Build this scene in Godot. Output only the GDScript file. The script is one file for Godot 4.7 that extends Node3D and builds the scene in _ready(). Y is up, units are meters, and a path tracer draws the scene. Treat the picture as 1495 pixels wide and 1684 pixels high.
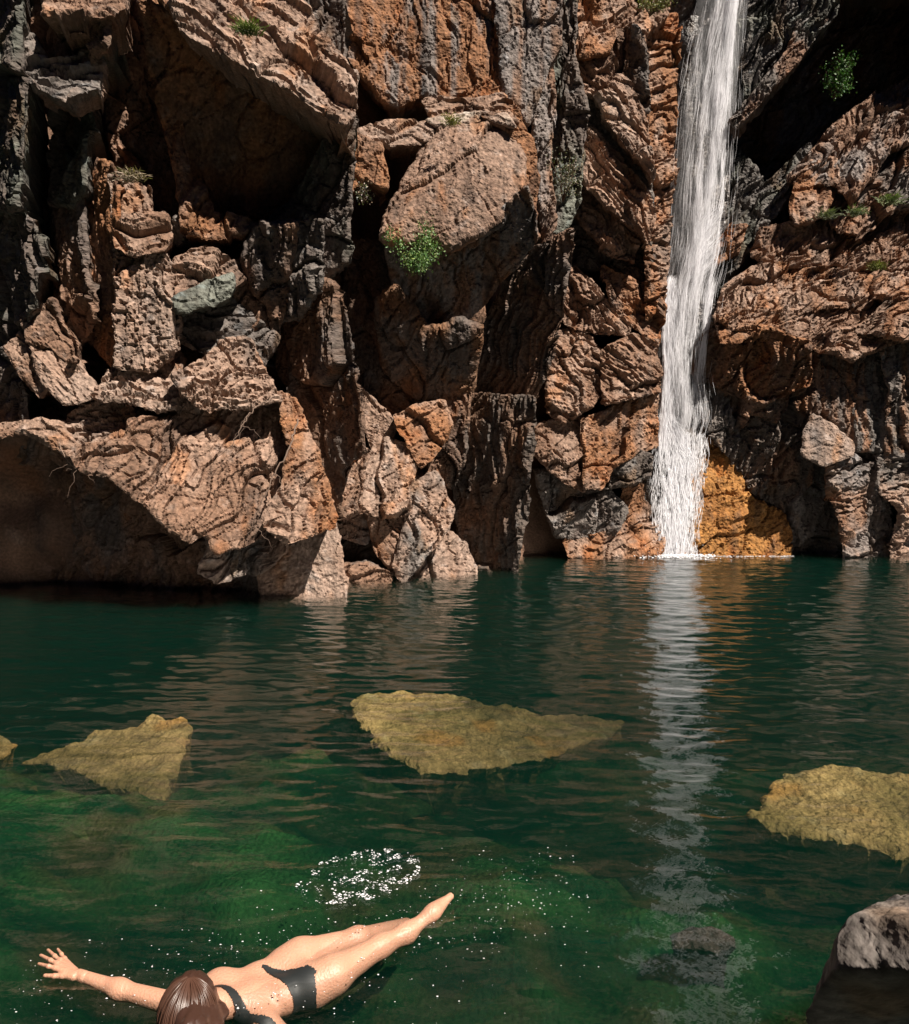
extends Node3D

# ------------------------------------------------------------------ numbers shared by the builders
const PALETTE := {
	"pale": Color(0.55, 0.46, 0.38),
	"tan": Color(0.36, 0.24, 0.18),
	"tanp": Color(0.38, 0.275, 0.22),
	"brown": Color(0.26, 0.155, 0.105),
	"brownp": Color(0.29, 0.185, 0.135),
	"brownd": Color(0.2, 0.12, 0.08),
	"rust": Color(0.31, 0.15, 0.075),
	"rustd": Color(0.21, 0.11, 0.06),
	"grey": Color(0.2, 0.175, 0.16),
	"greyp": Color(0.25, 0.215, 0.2),
	"greyd": Color(0.16, 0.145, 0.135),
	"greyw": Color(0.17, 0.15, 0.145),
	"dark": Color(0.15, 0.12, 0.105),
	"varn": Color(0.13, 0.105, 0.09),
	"lichen": Color(0.13, 0.135, 0.115),
	"lichenl": Color(0.2, 0.21, 0.18),
	"gold": Color(0.43, 0.205, 0.06),
	"goldd": Color(0.32, 0.14, 0.04),
	"sunk": Color(0.6, 0.44, 0.18),
	"sunkd": Color(0.4, 0.31, 0.12),
	"weed": Color(0.1, 0.17, 0.05),
}

# One row for each piece of the cliff: name, main colour, second colour, depth of the piece in metres, angle of its
# bedding, facet relief, bedding relief, mesh spacing, swelling, flags (1 pitted, 2 smooth faced, 4 streaked by water),
# then the corners of its face in metres.
var pieces := [
	["rock_column", "lichen", "dark", 2, 90, 0.1, 0.05, 0.029, 0, 0, [-8.56, 11.18, -14.26, -7.00, 10.50, -13.15, -7.02, 8.78, -13.13, -7.18, 6.73, -13.20, -8.71, 6.97, -14.26]],
	["rock_column", "dark", "lichen", 2, 90, 0.12, 0.06, 0.030, 0, 0, [-8.91, 7.02, -14.58, -7.47, 6.81, -13.77, -7.03, 6.19, -13.54, -7.30, 5.22, -13.74, -7.97, 4.66, -14.16, -9.13, 4.65, -14.80]],
	["rock_block", "lichen", "brown", 1.6, 80, 0.12, 0.05, 0.029, 0, 0, [-7.22, 10.33, -14.17, -5.66, 9.92, -13.37, -5.67, 9.33, -13.28, -6.13, 9.14, -13.47, -6.81, 9.41, -13.84, -7.17, 9.85, -14.07]],
	["rock_ledge", "tan", "brown", 1.2, 20, 0.1, 0.05, 0.028, 0, 0, [-7.04, 10.91, -13.98, -5.80, 11.17, -14.25, -5.45, 9.90, -13.26, -5.61, 9.68, -13.07, -6.45, 9.59, -12.95]],
	["rock_ledge", "tan", "grey", 0.7, 25, 0.12, 0.08, 0.028, 0, 0, [-7.29, 9.58, -13.64, -7.05, 9.49, -13.61, -6.72, 9.03, -13.35, -6.39, 9.07, -13.43, -6.04, 9.39, -13.69, -5.93, 9.16, -13.56, -5.95, 8.78, -13.30, -6.25, 8.47, -13.03, -6.73, 8.61, -13.06, -7.06, 9.07, -13.33]],
	["rock_column", "lichen", "dark", 1.6, 88, 0.1, 0.06, 0.030, 0, 0, [-7.26, 9.27, -14.59, -6.45, 8.93, -14.07, -6.43, 7.36, -14.03, -6.78, 7.10, -14.25, -7.28, 7.23, -14.57]],
	["rock_column", "dark", "brown", 1.6, 88, 0.1, 0.06, 0.031, 0, 0, [-7.49, 7.29, -14.94, -6.66, 7.17, -14.38, -6.57, 6.19, -14.30, -6.47, 5.10, -14.21, -6.96, 4.72, -14.54, -7.40, 5.66, -14.85, -7.58, 6.59, -14.98]],
	["rock_pillar", "brown", "rust", 1.8, 90, 0.05, 0.05, 0.030, 0, 0, [-6.80, 8.07, -14.84, -6.19, 7.78, -14.36, -5.97, 7.42, -14.19, -5.99, 6.17, -14.22, -5.99, 4.67, -14.24, -6.18, 4.26, -14.39, -6.78, 4.77, -14.86, -6.84, 6.34, -14.90]],
	["rock_pillar", "tan", "tanp", 1.6, 88, 0.09, 0.05, 0.030, 0, 1, [-6.02, 7.60, -14.22, -5.75, 7.56, -14.28, -5.53, 7.42, -14.31, -5.47, 6.92, -14.25, -5.19, 6.87, -14.32, -5.12, 6.54, -14.29, -5.28, 6.29, -14.21, -5.01, 5.89, -14.22, -4.92, 5.08, -14.12, -4.93, 4.54, -14.04, -5.27, 4.14, -13.90, -5.81, 4.22, -13.78, -5.89, 5.90, -14.00]],
	["rock_block", "tan", "brown", 1, 30, 0.1, 0.05, 0.029, 0, 0, [-5.84, 6.57, -13.88, -5.58, 6.77, -14.04, -5.13, 6.81, -14.19, -5.03, 6.50, -14.07, -5.13, 6.25, -13.93, -5.51, 6.13, -13.77, -5.75, 6.27, -13.76]],
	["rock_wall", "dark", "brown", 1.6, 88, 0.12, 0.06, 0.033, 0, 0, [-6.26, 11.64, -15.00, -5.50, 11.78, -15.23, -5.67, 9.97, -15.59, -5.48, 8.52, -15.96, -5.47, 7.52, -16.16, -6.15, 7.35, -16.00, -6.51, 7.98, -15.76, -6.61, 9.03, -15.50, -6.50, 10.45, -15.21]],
	["alcove_face", "rust", "brownd", 1.4, 75, 0.05, 0.03, 0.032, 0, 0, [-5.22, 10.17, -13.73, -4.45, 10.06, -14.27, -3.53, 9.94, -14.84, -2.85, 9.64, -15.36, -2.16, 9.30, -15.87, -2.40, 8.71, -16.14, -3.42, 7.81, -16.30, -4.47, 7.15, -16.31, -5.29, 7.42, -15.84, -5.27, 8.35, -15.23, -5.32, 9.39, -14.39]],
	["rock_rib", "brown", "rust", 0.8, -75, 0.06, 0.06, 0.031, 0, 0, [-5.75, 11.42, -14.99, -5.51, 11.39, -14.95, -5.26, 9.64, -14.90, -4.99, 8.09, -14.85, -4.84, 7.16, -14.82, -5.03, 7.13, -14.85, -5.20, 8.22, -14.89, -5.50, 9.66, -14.94]],
	["arch_band", "tan", "tanp", 1.7, -38, 0.1, 0.1, 0.029, 0, 0, [-5.07, 10.64, -13.69, -3.46, 11.33, -14.67, -2.83, 10.66, -14.53, -2.23, 9.93, -14.35, -1.77, 9.16, -14.08, -1.73, 8.51, -13.72, -1.88, 8.25, -13.51, -2.68, 8.85, -13.56, -3.51, 9.26, -13.48, -4.38, 9.71, -13.41]],
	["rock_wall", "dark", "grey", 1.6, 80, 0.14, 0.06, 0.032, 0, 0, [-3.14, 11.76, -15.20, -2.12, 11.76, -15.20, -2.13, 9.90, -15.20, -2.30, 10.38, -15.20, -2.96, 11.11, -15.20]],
	["rock_ledge", "brown", "rust", 1.2, 70, 0.1, 0.05, 0.031, 0, 0, [-5.03, 7.69, -14.81, -4.67, 7.67, -14.90, -4.48, 7.05, -14.68, -3.68, 6.97, -14.85, -3.87, 6.78, -14.72, -4.48, 6.63, -14.50, -4.85, 6.72, -14.44]],
	["rock_block", "grey", "dark", 1.4, 30, 0.1, 0.05, 0.031, 0, 0, [-5.12, 6.98, -14.67, -4.97, 7.03, -14.68, -4.86, 6.69, -14.73, -5.10, 6.56, -14.72]],
	["rock_block", "tan", "brown", 1.3, 10, 0.1, 0.07, 0.030, 0, 0, [-4.97, 6.16, -14.37, -4.71, 6.29, -14.47, -4.43, 6.38, -14.55, -4.10, 6.21, -14.54, -3.91, 5.93, -14.48, -4.29, 5.51, -14.26, -4.90, 5.44, -14.13]],
	["rock_slab", "lichenl", "lichen", 0.9, 18, 0.05, 0.06, 0.030, 0, 0, [-4.90, 5.35, -14.00, -4.51, 5.63, -14.19, -4.04, 5.86, -14.38, -3.98, 5.70, -14.32, -4.04, 5.46, -14.20, -4.46, 5.28, -14.04, -4.81, 5.12, -13.91]],
	["rock_block", "dark", "brown", 1.6, 80, 0.14, 0.06, 0.031, 0, 0, [-4.03, 6.22, -14.87, -3.49, 6.83, -14.60, -2.87, 6.74, -14.51, -3.13, 5.77, -14.83, -3.44, 4.82, -15.14, -4.28, 4.88, -15.26, -4.27, 5.49, -15.10]],
	["rock_block", "grey", "dark", 1.6, 85, 0.12, 0.06, 0.031, 0, 0, [-3.57, 6.89, -14.95, -2.46, 6.77, -14.40, -2.48, 5.72, -14.59, -2.92, 5.23, -14.90, -3.35, 5.27, -15.10, -3.16, 6.11, -14.87]],
	["rock_block", "dark", "grey", 1.4, 20, 0.14, 0.06, 0.031, 0, 0, [-5.10, 5.27, -14.64, -4.20, 5.56, -14.87, -3.71, 5.22, -14.87, -3.34, 4.77, -14.82, -3.56, 4.30, -14.65, -4.01, 4.75, -14.69, -4.53, 4.56, -14.55, -4.96, 4.72, -14.51]],
	["rock_block", "dark", "lichen", 1.6, 60, 0.12, 0.05, 0.033, 0, 0, [-2.41, 8.59, -15.44, -2.00, 8.93, -15.18, -2.00, 7.80, -15.27, -2.08, 6.48, -15.42, -2.74, 6.00, -15.82, -3.79, 7.34, -16.28, -2.95, 7.99, -15.79]],
	["rock_column", "brownd", "dark", 1.8, 88, 0.08, 0.05, 0.032, 0, 0, [-2.92, 6.16, -15.54, -2.28, 5.82, -15.03, -2.07, 4.78, -14.92, -1.81, 3.30, -14.81, -1.77, 2.74, -14.81, -2.25, 2.39, -15.24, -2.32, 1.45, -15.36, -2.69, 2.08, -15.62, -3.19, 3.78, -15.90, -3.69, 4.50, -16.24, -3.37, 5.42, -15.94]],
	["rock_block", "tan", "brown", 1.2, -45, 0.1, 0.05, 0.029, 0, 0, [-7.57, 5.11, -13.93, -7.35, 5.30, -14.05, -7.12, 5.35, -14.10, -6.99, 5.06, -13.99, -6.60, 4.55, -13.83, -6.58, 4.26, -13.71, -6.99, 4.60, -13.80, -7.38, 4.68, -13.78]],
	["rock_slab", "tanp", "tan", 1, -50, 0.05, 0.04, 0.029, 0, 0, [-7.44, 4.75, -13.95, -7.09, 4.72, -14.01, -6.68, 4.31, -13.93, -6.33, 3.90, -13.83, -6.24, 3.70, -13.77, -6.47, 3.57, -13.67, -6.71, 3.54, -13.61, -6.94, 3.75, -13.65, -7.22, 4.18, -13.77]],
	["rock_slab", "tan", "brown", 1, -50, 0.06, 0.05, 0.029, 0, 0, [-7.92, 4.55, -14.03, -7.70, 4.81, -14.15, -7.44, 4.32, -14.00, -7.10, 3.81, -13.86, -7.20, 3.68, -13.79, -7.51, 3.98, -13.87]],
	["rock_block", "grey", "dark", 1.2, 70, 0.12, 0.06, 0.030, 0, 0, [-9.03, 4.63, -14.65, -8.02, 4.46, -14.24, -7.72, 3.69, -14.16, -7.70, 3.26, -14.17, -9.16, 3.30, -14.77]],
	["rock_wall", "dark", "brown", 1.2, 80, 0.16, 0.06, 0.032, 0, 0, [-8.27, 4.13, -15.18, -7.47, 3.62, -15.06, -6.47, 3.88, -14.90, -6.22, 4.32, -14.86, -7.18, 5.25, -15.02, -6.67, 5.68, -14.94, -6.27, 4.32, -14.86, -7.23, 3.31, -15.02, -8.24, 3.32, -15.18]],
	["rock_ledge", "tan", "brown", 1.2, 0, 0.08, 0.06, 0.028, 0, 0, [-8.37, 3.10, -13.51, -7.81, 3.19, -13.61, -7.32, 3.23, -13.68, -6.80, 3.13, -13.68, -6.50, 2.77, -13.51, -6.57, 2.66, -13.45, -6.93, 2.83, -13.50, -7.38, 3.04, -13.57, -8.33, 2.95, -13.43]],
	["rock_block", "tanp", "brown", 1.2, 10, 0.1, 0.06, 0.029, 0, 1, [-6.79, 3.24, -13.84, -6.54, 3.49, -14.04, -5.89, 3.73, -14.30, -5.75, 3.26, -14.05, -5.66, 2.71, -13.75, -6.27, 2.73, -13.64, -6.60, 2.92, -13.69]],
	["rock_block", "tan", "tanp", 1.3, 15, 0.1, 0.07, 0.029, 0, 1, [-6.12, 3.69, -13.61, -5.98, 4.22, -14.03, -5.36, 4.17, -14.14, -5.08, 4.65, -14.53, -4.91, 3.95, -14.09, -4.75, 3.54, -13.84, -5.32, 3.50, -13.67, -5.61, 3.61, -13.68]],
	["rock_block", "tan", "tanp", 1.3, 20, 0.12, 0.07, 0.029, 0, 1, [-4.38, 4.30, -14.01, -4.16, 4.68, -14.28, -3.78, 4.77, -14.43, -3.43, 4.17, -14.20, -3.12, 3.64, -13.99, -3.67, 3.51, -13.76, -4.34, 3.52, -13.56, -4.66, 3.75, -13.60, -4.80, 3.99, -13.71]],
	["rock_face", "tan", "brown", 1.6, 60, 0.085, 0.09, 0.026, 0, 0, [-6.30, 2.74, -13.02, -5.54, 2.85, -13.46, -5.55, 3.19, -13.61, -4.80, 3.27, -13.99, -4.74, 3.56, -14.14, -3.87, 3.57, -14.51, -3.24, 3.76, -14.83, -2.98, 3.55, -14.86, -2.99, 2.73, -14.53, -3.05, 2.17, -14.28, -3.30, 1.54, -13.90, -3.43, 1.23, -13.70, -4.00, 0.99, -13.33, -4.24, 1.40, -13.40, -4.42, 1.23, -13.23, -4.72, 1.42, -13.18, -5.10, 1.79, -13.17, -5.70, 2.31, -13.13, -6.09, 2.44, -12.98]],
	["rock_face", "tan", "rust", 1.4, 62, 0.1, 0.1, 0.029, 0, 0, [-3.11, 3.72, -14.23, -2.89, 3.64, -14.31, -2.58, 2.83, -14.23, -2.13, 1.53, -14.07, -2.18, 1.40, -14.01, -2.63, 1.27, -13.73, -2.91, 1.18, -13.55, -3.20, 1.46, -13.48, -2.96, 2.12, -13.82, -2.87, 2.72, -14.05]],
	["rock_slab", "tanp", "grey", 1.2, 55, 0.12, 0.12, 0.022, 0, 0, [-4.37, 1.30, -13.85, -3.64, 1.73, -14.40, -3.35, 1.50, -14.47, -3.40, 1.13, -14.31, -3.75, 0.60, -13.92, -4.09, 0.49, -13.69, -4.36, 0.65, -13.59, -4.26, 0.97, -13.78]],
	["rock_slab", "tan", "grey", 1, 55, 0.1, 0.14, 0.023, 0, 0, [-3.74, 0.66, -14.03, -3.40, 1.18, -14.31, -3.10, 1.12, -14.45, -3.10, 0.88, -14.41, -3.37, 0.63, -14.22, -3.58, 0.50, -14.08]],
	["undercut_face", "brown", "dark", 1.4, 70, 0.14, 0.06, 0.034, 0, 0, [-10.93, 3.45, -17.21, -7.84, 3.02, -16.25, -5.91, 1.79, -15.70, -4.33, 0.86, -15.22, -3.44, 0.55, -14.92, -3.47, -0.17, -15.01, -11.39, -0.90, -17.69]],
	["boulder_block", "tanp", "tan", 1.4, 20, 0.05, 0.03, 0.031, 0, 2, [-3.64, 0.38, -14.77, -3.43, 0.62, -14.87, -2.90, 1.00, -15.03, -2.34, 1.32, -15.18, -2.23, 0.88, -15.06, -2.11, -0.07, -14.77, -3.50, -0.10, -14.63]],
	["rock_wall", "rust", "greyp", 1.8, 90, 0.05, 0.06, 0.037, 0, 4, [-2.57, 13.29, -17.68, 1.15, 13.37, -17.82, 1.12, 11.77, -17.70, 1.04, 10.83, -17.63, 0.93, 10.46, -17.59, 0.16, 10.31, -17.55, -0.63, 10.51, -17.54, -1.28, 10.32, -17.50, -1.52, 10.39, -17.50, -2.04, 11.02, -17.53, -2.43, 11.62, -17.56]],
	["rock_wall", "greyp", "brown", 1.8, 88, 0.05, 0.06, 0.037, 0, 4, [0.92, 13.21, -17.56, 2.37, 13.44, -17.93, 2.28, 11.75, -17.91, 2.01, 11.22, -17.84, 1.82, 10.65, -17.79, 1.61, 10.03, -17.73, 1.22, 10.33, -17.64, 1.06, 10.95, -17.59]],
	["rock_ledge", "brown", "tan", 1.2, 5, 0.08, 0.06, 0.036, 0, 0, [-0.62, 10.31, -17.31, 0.16, 10.24, -17.29, 1.02, 10.47, -17.38, 1.32, 10.05, -17.20, 1.31, 9.74, -17.06, 0.67, 9.80, -17.09, -0.40, 9.74, -17.06]],
	["rock_ledge", "tan", "tanp", 0.8, 4, 0.06, 0.05, 0.035, 0, 0, [-2.14, 9.43, -16.80, -1.37, 9.63, -16.93, -0.40, 9.76, -17.04, -0.32, 9.46, -16.93, -0.73, 9.24, -16.82, -1.35, 9.11, -16.73, -1.91, 9.15, -16.71]],
	["rock_slab", "rust", "brown", 0.9, 80, 0.07, 0.05, 0.035, 0, 0, [-2.20, 9.22, -16.47, -1.83, 9.08, -16.53, -1.57, 9.00, -16.57, -1.42, 8.38, -16.55, -1.44, 8.18, -16.53, -1.83, 8.35, -16.47, -2.17, 8.05, -16.38]],
	["dome_rock", "brownp", "tan", 1.6, 70, 0.04, 0.03, 0.035, 0.35, 0, [-0.41, 9.80, -17.19, 0.68, 9.92, -17.30, 1.22, 9.59, -17.23, 1.47, 8.91, -17.04, 1.40, 8.23, -16.82, 1.04, 7.72, -16.63, 0.55, 7.24, -16.44, -0.07, 6.88, -16.27, -0.54, 7.16, -16.33, -1.27, 6.93, -16.20, -1.47, 7.09, -16.24, -1.24, 7.85, -16.51, -0.71, 9.01, -16.92]],
	["rock_ledge", "pale", "tanp", 0.3, 5, 0.03, 0.03, 0.036, 0, 0, [-0.55, 9.70, -16.95, -0.10, 9.82, -17.00, 0.67, 9.88, -17.02, 1.08, 9.79, -16.99, 1.25, 9.55, -16.89, 1.02, 9.64, -16.93, 0.67, 9.70, -16.95, 0.03, 9.61, -16.92, -0.40, 9.55, -16.89]],
	["dome_rock", "rust", "brown", 1.2, 70, 0.06, 0.05, 0.036, 0, 0, [0.67, 9.75, -16.90, 1.31, 9.92, -17.08, 1.66, 9.36, -17.17, 1.77, 8.61, -17.20, 1.67, 7.58, -17.17, 1.48, 8.08, -17.12, 1.50, 8.94, -17.13, 1.21, 9.51, -17.05]],
	["rock_face", "greyp", "brown", 1.5, 85, 0.08, 0.05, 0.036, 0, 4, [-1.36, 7.09, -16.68, -0.55, 7.23, -16.66, -0.07, 7.01, -16.85, 0.59, 7.30, -16.72, 1.06, 7.68, -16.51, 1.46, 7.99, -16.33, 1.72, 7.29, -16.84, 1.23, 6.69, -17.18, 0.70, 6.11, -17.49, 0.17, 5.63, -17.73, -0.64, 5.45, -17.76, -1.28, 6.24, -17.24]],
	["rock_bulge", "dark", "rustd", 1.5, 70, 0.1, 0.05, 0.037, 0.3, 0, [-1.65, 5.87, -16.96, -1.24, 6.15, -16.70, -0.62, 5.41, -17.24, 0.16, 5.54, -17.07, 0.56, 5.40, -17.15, 0.39, 4.19, -18.07, -0.11, 3.93, -18.28, -1.08, 4.20, -18.17, -1.60, 4.71, -17.85]],
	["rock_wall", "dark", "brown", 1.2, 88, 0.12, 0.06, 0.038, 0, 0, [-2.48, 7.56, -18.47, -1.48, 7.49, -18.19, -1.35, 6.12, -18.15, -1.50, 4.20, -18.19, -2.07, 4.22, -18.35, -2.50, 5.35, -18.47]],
	["rock_face", "brown", "dark", 1.6, 62, 0.06, 0.13, 0.029, 0, 0, [2.48, 7.51, -17.34, 2.40, 6.29, -17.68, 2.13, 4.76, -18.23, 1.81, 3.96, -18.63, 0.28, 4.19, -19.63, 0.62, 5.46, -19.18, 1.16, 6.62, -18.57, 1.80, 7.28, -17.95]],
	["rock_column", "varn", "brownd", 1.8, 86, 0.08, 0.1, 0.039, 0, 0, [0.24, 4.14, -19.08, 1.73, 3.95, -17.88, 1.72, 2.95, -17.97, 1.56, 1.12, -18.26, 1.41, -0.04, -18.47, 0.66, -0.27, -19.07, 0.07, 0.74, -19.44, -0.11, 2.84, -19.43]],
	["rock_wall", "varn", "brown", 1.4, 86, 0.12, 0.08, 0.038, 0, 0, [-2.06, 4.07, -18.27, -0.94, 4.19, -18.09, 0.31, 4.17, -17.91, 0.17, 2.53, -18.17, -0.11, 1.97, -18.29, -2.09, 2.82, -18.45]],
	["rock_fin", "tan", "brown", 0.7, -60, 0.06, 0.06, 0.036, 0, 0, [-2.24, 4.29, -17.26, -2.06, 4.11, -17.29, -1.43, 3.54, -17.40, -1.28, 3.33, -17.41, -1.43, 3.00, -17.32, -1.66, 2.68, -17.20, -1.87, 3.26, -17.22]],
	["rock_block", "tan", "rust", 1, 40, 0.1, 0.07, 0.036, 0, 0, [-1.22, 3.52, -17.04, -0.76, 3.74, -17.20, -0.26, 3.83, -17.33, -0.13, 3.32, -17.24, -0.34, 2.87, -17.09, -0.70, 2.47, -16.92, -0.93, 2.91, -16.97, -1.12, 3.25, -17.00]],
	["rock_block", "tan", "tanp", 1.2, 70, 0.12, 0.08, 0.035, 0, 0, [-1.85, 2.68, -16.95, -1.47, 3.02, -17.13, -1.10, 2.87, -17.17, -0.89, 2.39, -17.09, -1.04, 2.00, -16.95, -1.01, 1.49, -16.82, -1.51, 1.37, -16.66, -1.94, 1.55, -16.61, -2.11, 2.01, -16.70]],
	["rock_block", "tan", "grey", 1.2, 72, 0.12, 0.08, 0.036, 0, 0, [-0.94, 2.10, -17.13, -0.42, 2.23, -17.29, -0.07, 1.57, -17.26, -0.18, 1.04, -17.13, -0.62, 0.56, -16.92, -1.08, 0.04, -16.68, -1.26, 0.33, -16.69, -1.04, 1.09, -16.90]],
	["rock_block", "tan", "brown", 1.2, 80, 0.1, 0.08, 0.035, 0, 0, [-1.85, 1.48, -16.91, -1.49, 1.35, -16.95, -1.05, 1.47, -17.04, -1.27, 0.70, -16.88, -1.27, 0.18, -16.80, -1.66, 0.70, -16.82]],
	["rock_block", "brown", "tan", 1, 60, 0.12, 0.07, 0.035, 0, 0, [-2.52, 2.91, -16.79, -2.25, 3.09, -16.88, -1.86, 2.73, -16.86, -2.05, 2.01, -16.66, -1.94, 1.55, -16.56, -2.38, 1.38, -16.45]],
	["rock_block", "tan", "greyp", 1, 30, 0.12, 0.07, 0.036, 0, 0, [-2.53, 1.34, -17.10, -2.09, 1.52, -17.22, -1.80, 1.17, -17.16, -1.94, 0.81, -17.02, -2.39, 0.95, -17.00]],
	["rock_block", "tanp", "tan", 1.2, 50, 0.1, 0.06, 0.037, 0, 0, [-1.36, 0.17, -17.32, -0.78, 0.54, -17.61, -0.13, 0.93, -17.91, 0.23, 0.65, -17.91, 0.45, 0.05, -17.77, -0.37, -0.18, -17.47, -1.30, -0.22, -17.20]],
	["rock_block", "brown", "grey", 1, 40, 0.12, 0.06, 0.035, 0, 0, [-2.41, 0.26, -16.60, -1.91, 0.37, -16.72, -1.39, 0.06, -16.71, -1.64, -0.28, -16.55, -2.37, -0.33, -16.41]],
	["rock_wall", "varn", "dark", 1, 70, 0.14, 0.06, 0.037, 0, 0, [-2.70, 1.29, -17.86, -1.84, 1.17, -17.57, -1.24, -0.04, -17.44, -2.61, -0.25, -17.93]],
	["rock_column", "lichen", "dark", 1.6, 88, 0.1, 0.08, 0.041, 0, 0, [2.52, 14.48, -19.62, 2.90, 14.38, -19.45, 2.81, 12.30, -19.50, 3.12, 10.96, -19.37, 2.97, 9.57, -19.44, 2.53, 8.91, -19.63, 2.12, 10.28, -19.80, 1.97, 11.62, -19.86, 2.34, 12.26, -19.71]],
	["rock_column", "brown", "greyp", 1.2, 88, 0.08, 0.08, 0.041, 0, 0, [2.03, 11.94, -19.34, 2.31, 12.07, -19.45, 2.41, 10.87, -19.48, 2.26, 9.85, -19.42, 2.49, 7.86, -19.51, 2.21, 7.83, -19.40, 1.99, 9.23, -19.32, 1.89, 10.64, -19.28]],
	["rock_block", "tan", "rust", 1.4, 40, 0.16, 0.08, 0.043, 0, 0, [2.93, 15.27, -20.91, 4.41, 15.33, -21.00, 4.51, 13.95, -20.69, 4.03, 13.42, -20.54, 3.85, 12.91, -20.41, 3.23, 12.72, -20.33, 2.87, 13.01, -20.38, 2.95, 13.72, -20.55]],
	["rock_block", "brown", "tan", 1.4, 60, 0.16, 0.08, 0.044, 0, 0, [4.42, 15.35, -21.04, 5.57, 15.48, -21.25, 5.46, 14.12, -20.99, 4.85, 13.56, -20.80, 4.87, 12.90, -20.68, 4.20, 13.33, -20.65]],
	["rock_block", "brownd", "grey", 1.4, 80, 0.12, 0.06, 0.043, 0, 0, [4.07, 13.53, -20.73, 4.58, 13.51, -20.54, 4.81, 12.84, -20.56, 4.90, 11.57, -20.73, 4.65, 12.03, -20.75, 3.94, 12.91, -20.88]],
	["rock_block", "tan", "brown", 1.4, -50, 0.14, 0.09, 0.043, 0, 0, [3.14, 12.60, -20.68, 3.93, 12.87, -20.81, 4.62, 12.05, -20.79, 4.90, 11.26, -20.73, 4.98, 10.46, -20.64, 4.39, 11.23, -20.66, 3.67, 11.99, -20.67, 3.22, 11.96, -20.61]],
	["rock_slab", "tanp", "brown", 1.2, -52, 0.1, 0.12, 0.033, 0, 0, [3.56, 11.78, -20.42, 3.88, 11.91, -20.50, 4.50, 11.21, -20.48, 4.99, 10.38, -20.41, 5.00, 9.73, -20.30, 4.48, 10.34, -20.32, 3.93, 11.17, -20.37]],
	["rock_block", "grey", "dark", 1.4, -50, 0.16, 0.08, 0.045, 0, 0, [3.37, 12.05, -21.12, 4.01, 11.49, -21.12, 5.09, 10.08, -21.17, 5.22, 9.29, -21.26, 4.38, 9.93, -21.28, 3.53, 11.01, -21.25]],
	["rock_slab", "tan", "brown", 1.3, -52, 0.1, 0.16, 0.033, 0, 0, [3.14, 10.42, -20.60, 3.51, 11.18, -20.82, 4.11, 10.52, -20.79, 4.92, 9.58, -20.73, 5.13, 8.97, -20.64, 4.90, 8.24, -20.45, 4.66, 8.55, -20.47, 3.90, 9.03, -20.44, 3.28, 9.64, -20.46]],
	["rock_slab", "brown", "tan", 1.3, -52, 0.12, 0.16, 0.033, 0, 0, [3.11, 10.60, -20.99, 3.45, 9.81, -20.95, 4.16, 9.10, -20.97, 4.81, 8.42, -20.98, 4.73, 7.94, -20.91, 3.99, 8.07, -20.81, 3.35, 8.71, -20.80, 2.87, 9.30, -20.80]],
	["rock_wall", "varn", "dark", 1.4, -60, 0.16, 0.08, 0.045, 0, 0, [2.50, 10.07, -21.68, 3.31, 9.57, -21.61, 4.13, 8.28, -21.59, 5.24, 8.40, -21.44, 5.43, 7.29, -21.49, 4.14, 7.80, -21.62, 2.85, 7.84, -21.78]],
	["rock_ledge", "lichenl", "grey", 1.2, 50, 0.12, 0.06, 0.042, 0, 0, [2.25, 9.26, -19.81, 2.75, 10.06, -19.99, 3.15, 10.14, -20.03, 3.03, 8.97, -19.80, 2.56, 8.02, -19.59, 2.26, 8.17, -19.60]],
	["rock_pillar", "rust", "tan", 1.4, 20, 0.14, 0.1, 0.045, 0, 0, [4.97, 13.81, -21.56, 5.73, 14.50, -21.79, 6.08, 14.62, -21.89, 5.94, 12.64, -21.73, 5.87, 10.68, -21.59, 5.72, 8.39, -21.42, 5.55, 6.76, -21.27, 5.13, 6.41, -21.15, 5.17, 8.35, -21.27, 5.34, 9.49, -21.39, 5.14, 10.93, -21.43, 5.04, 12.53, -21.50]],
	["rock_block", "tan", "brown", 1.4, -55, 0.14, 0.12, 0.034, 0, 0, [2.75, 7.62, -21.02, 3.18, 7.67, -21.11, 3.89, 6.94, -21.10, 4.71, 6.41, -21.15, 4.53, 5.95, -21.04, 3.71, 6.05, -20.91, 3.05, 6.19, -20.82, 2.74, 6.67, -20.85]],
	["rock_block", "brown", "rust", 1.4, -40, 0.14, 0.1, 0.045, 0, 0, [3.99, 7.68, -21.14, 5.16, 7.25, -21.32, 5.60, 6.77, -21.35, 5.45, 5.79, -21.20, 4.87, 6.09, -21.12, 4.11, 6.87, -21.06]],
	["rock_block", "brown", "tan", 1.6, -35, 0.14, 0.07, 0.044, 0, 0, [2.72, 5.97, -20.95, 3.25, 6.08, -21.05, 3.90, 5.50, -21.04, 3.87, 4.46, -20.85, 3.53, 4.01, -20.71, 2.88, 3.65, -20.55, 2.46, 3.87, -20.53, 2.48, 4.92, -20.72]],
	["rock_block", "brown", "tan", 1.6, -40, 0.16, 0.1, 0.044, 0, 0, [3.93, 5.48, -20.85, 4.70, 5.89, -21.06, 5.37, 5.78, -21.16, 5.43, 4.47, -20.94, 4.75, 4.30, -20.79, 3.92, 4.10, -20.60]],
	["rock_block", "tan", "brown", 1.6, 40, 0.12, 0.05, 0.043, 0, 0, [2.11, 3.51, -20.74, 2.83, 3.67, -20.87, 3.41, 3.68, -20.94, 3.45, 2.39, -20.67, 3.37, 1.85, -20.54, 2.57, 2.30, -20.54, 2.07, 2.87, -20.60]],
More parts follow.
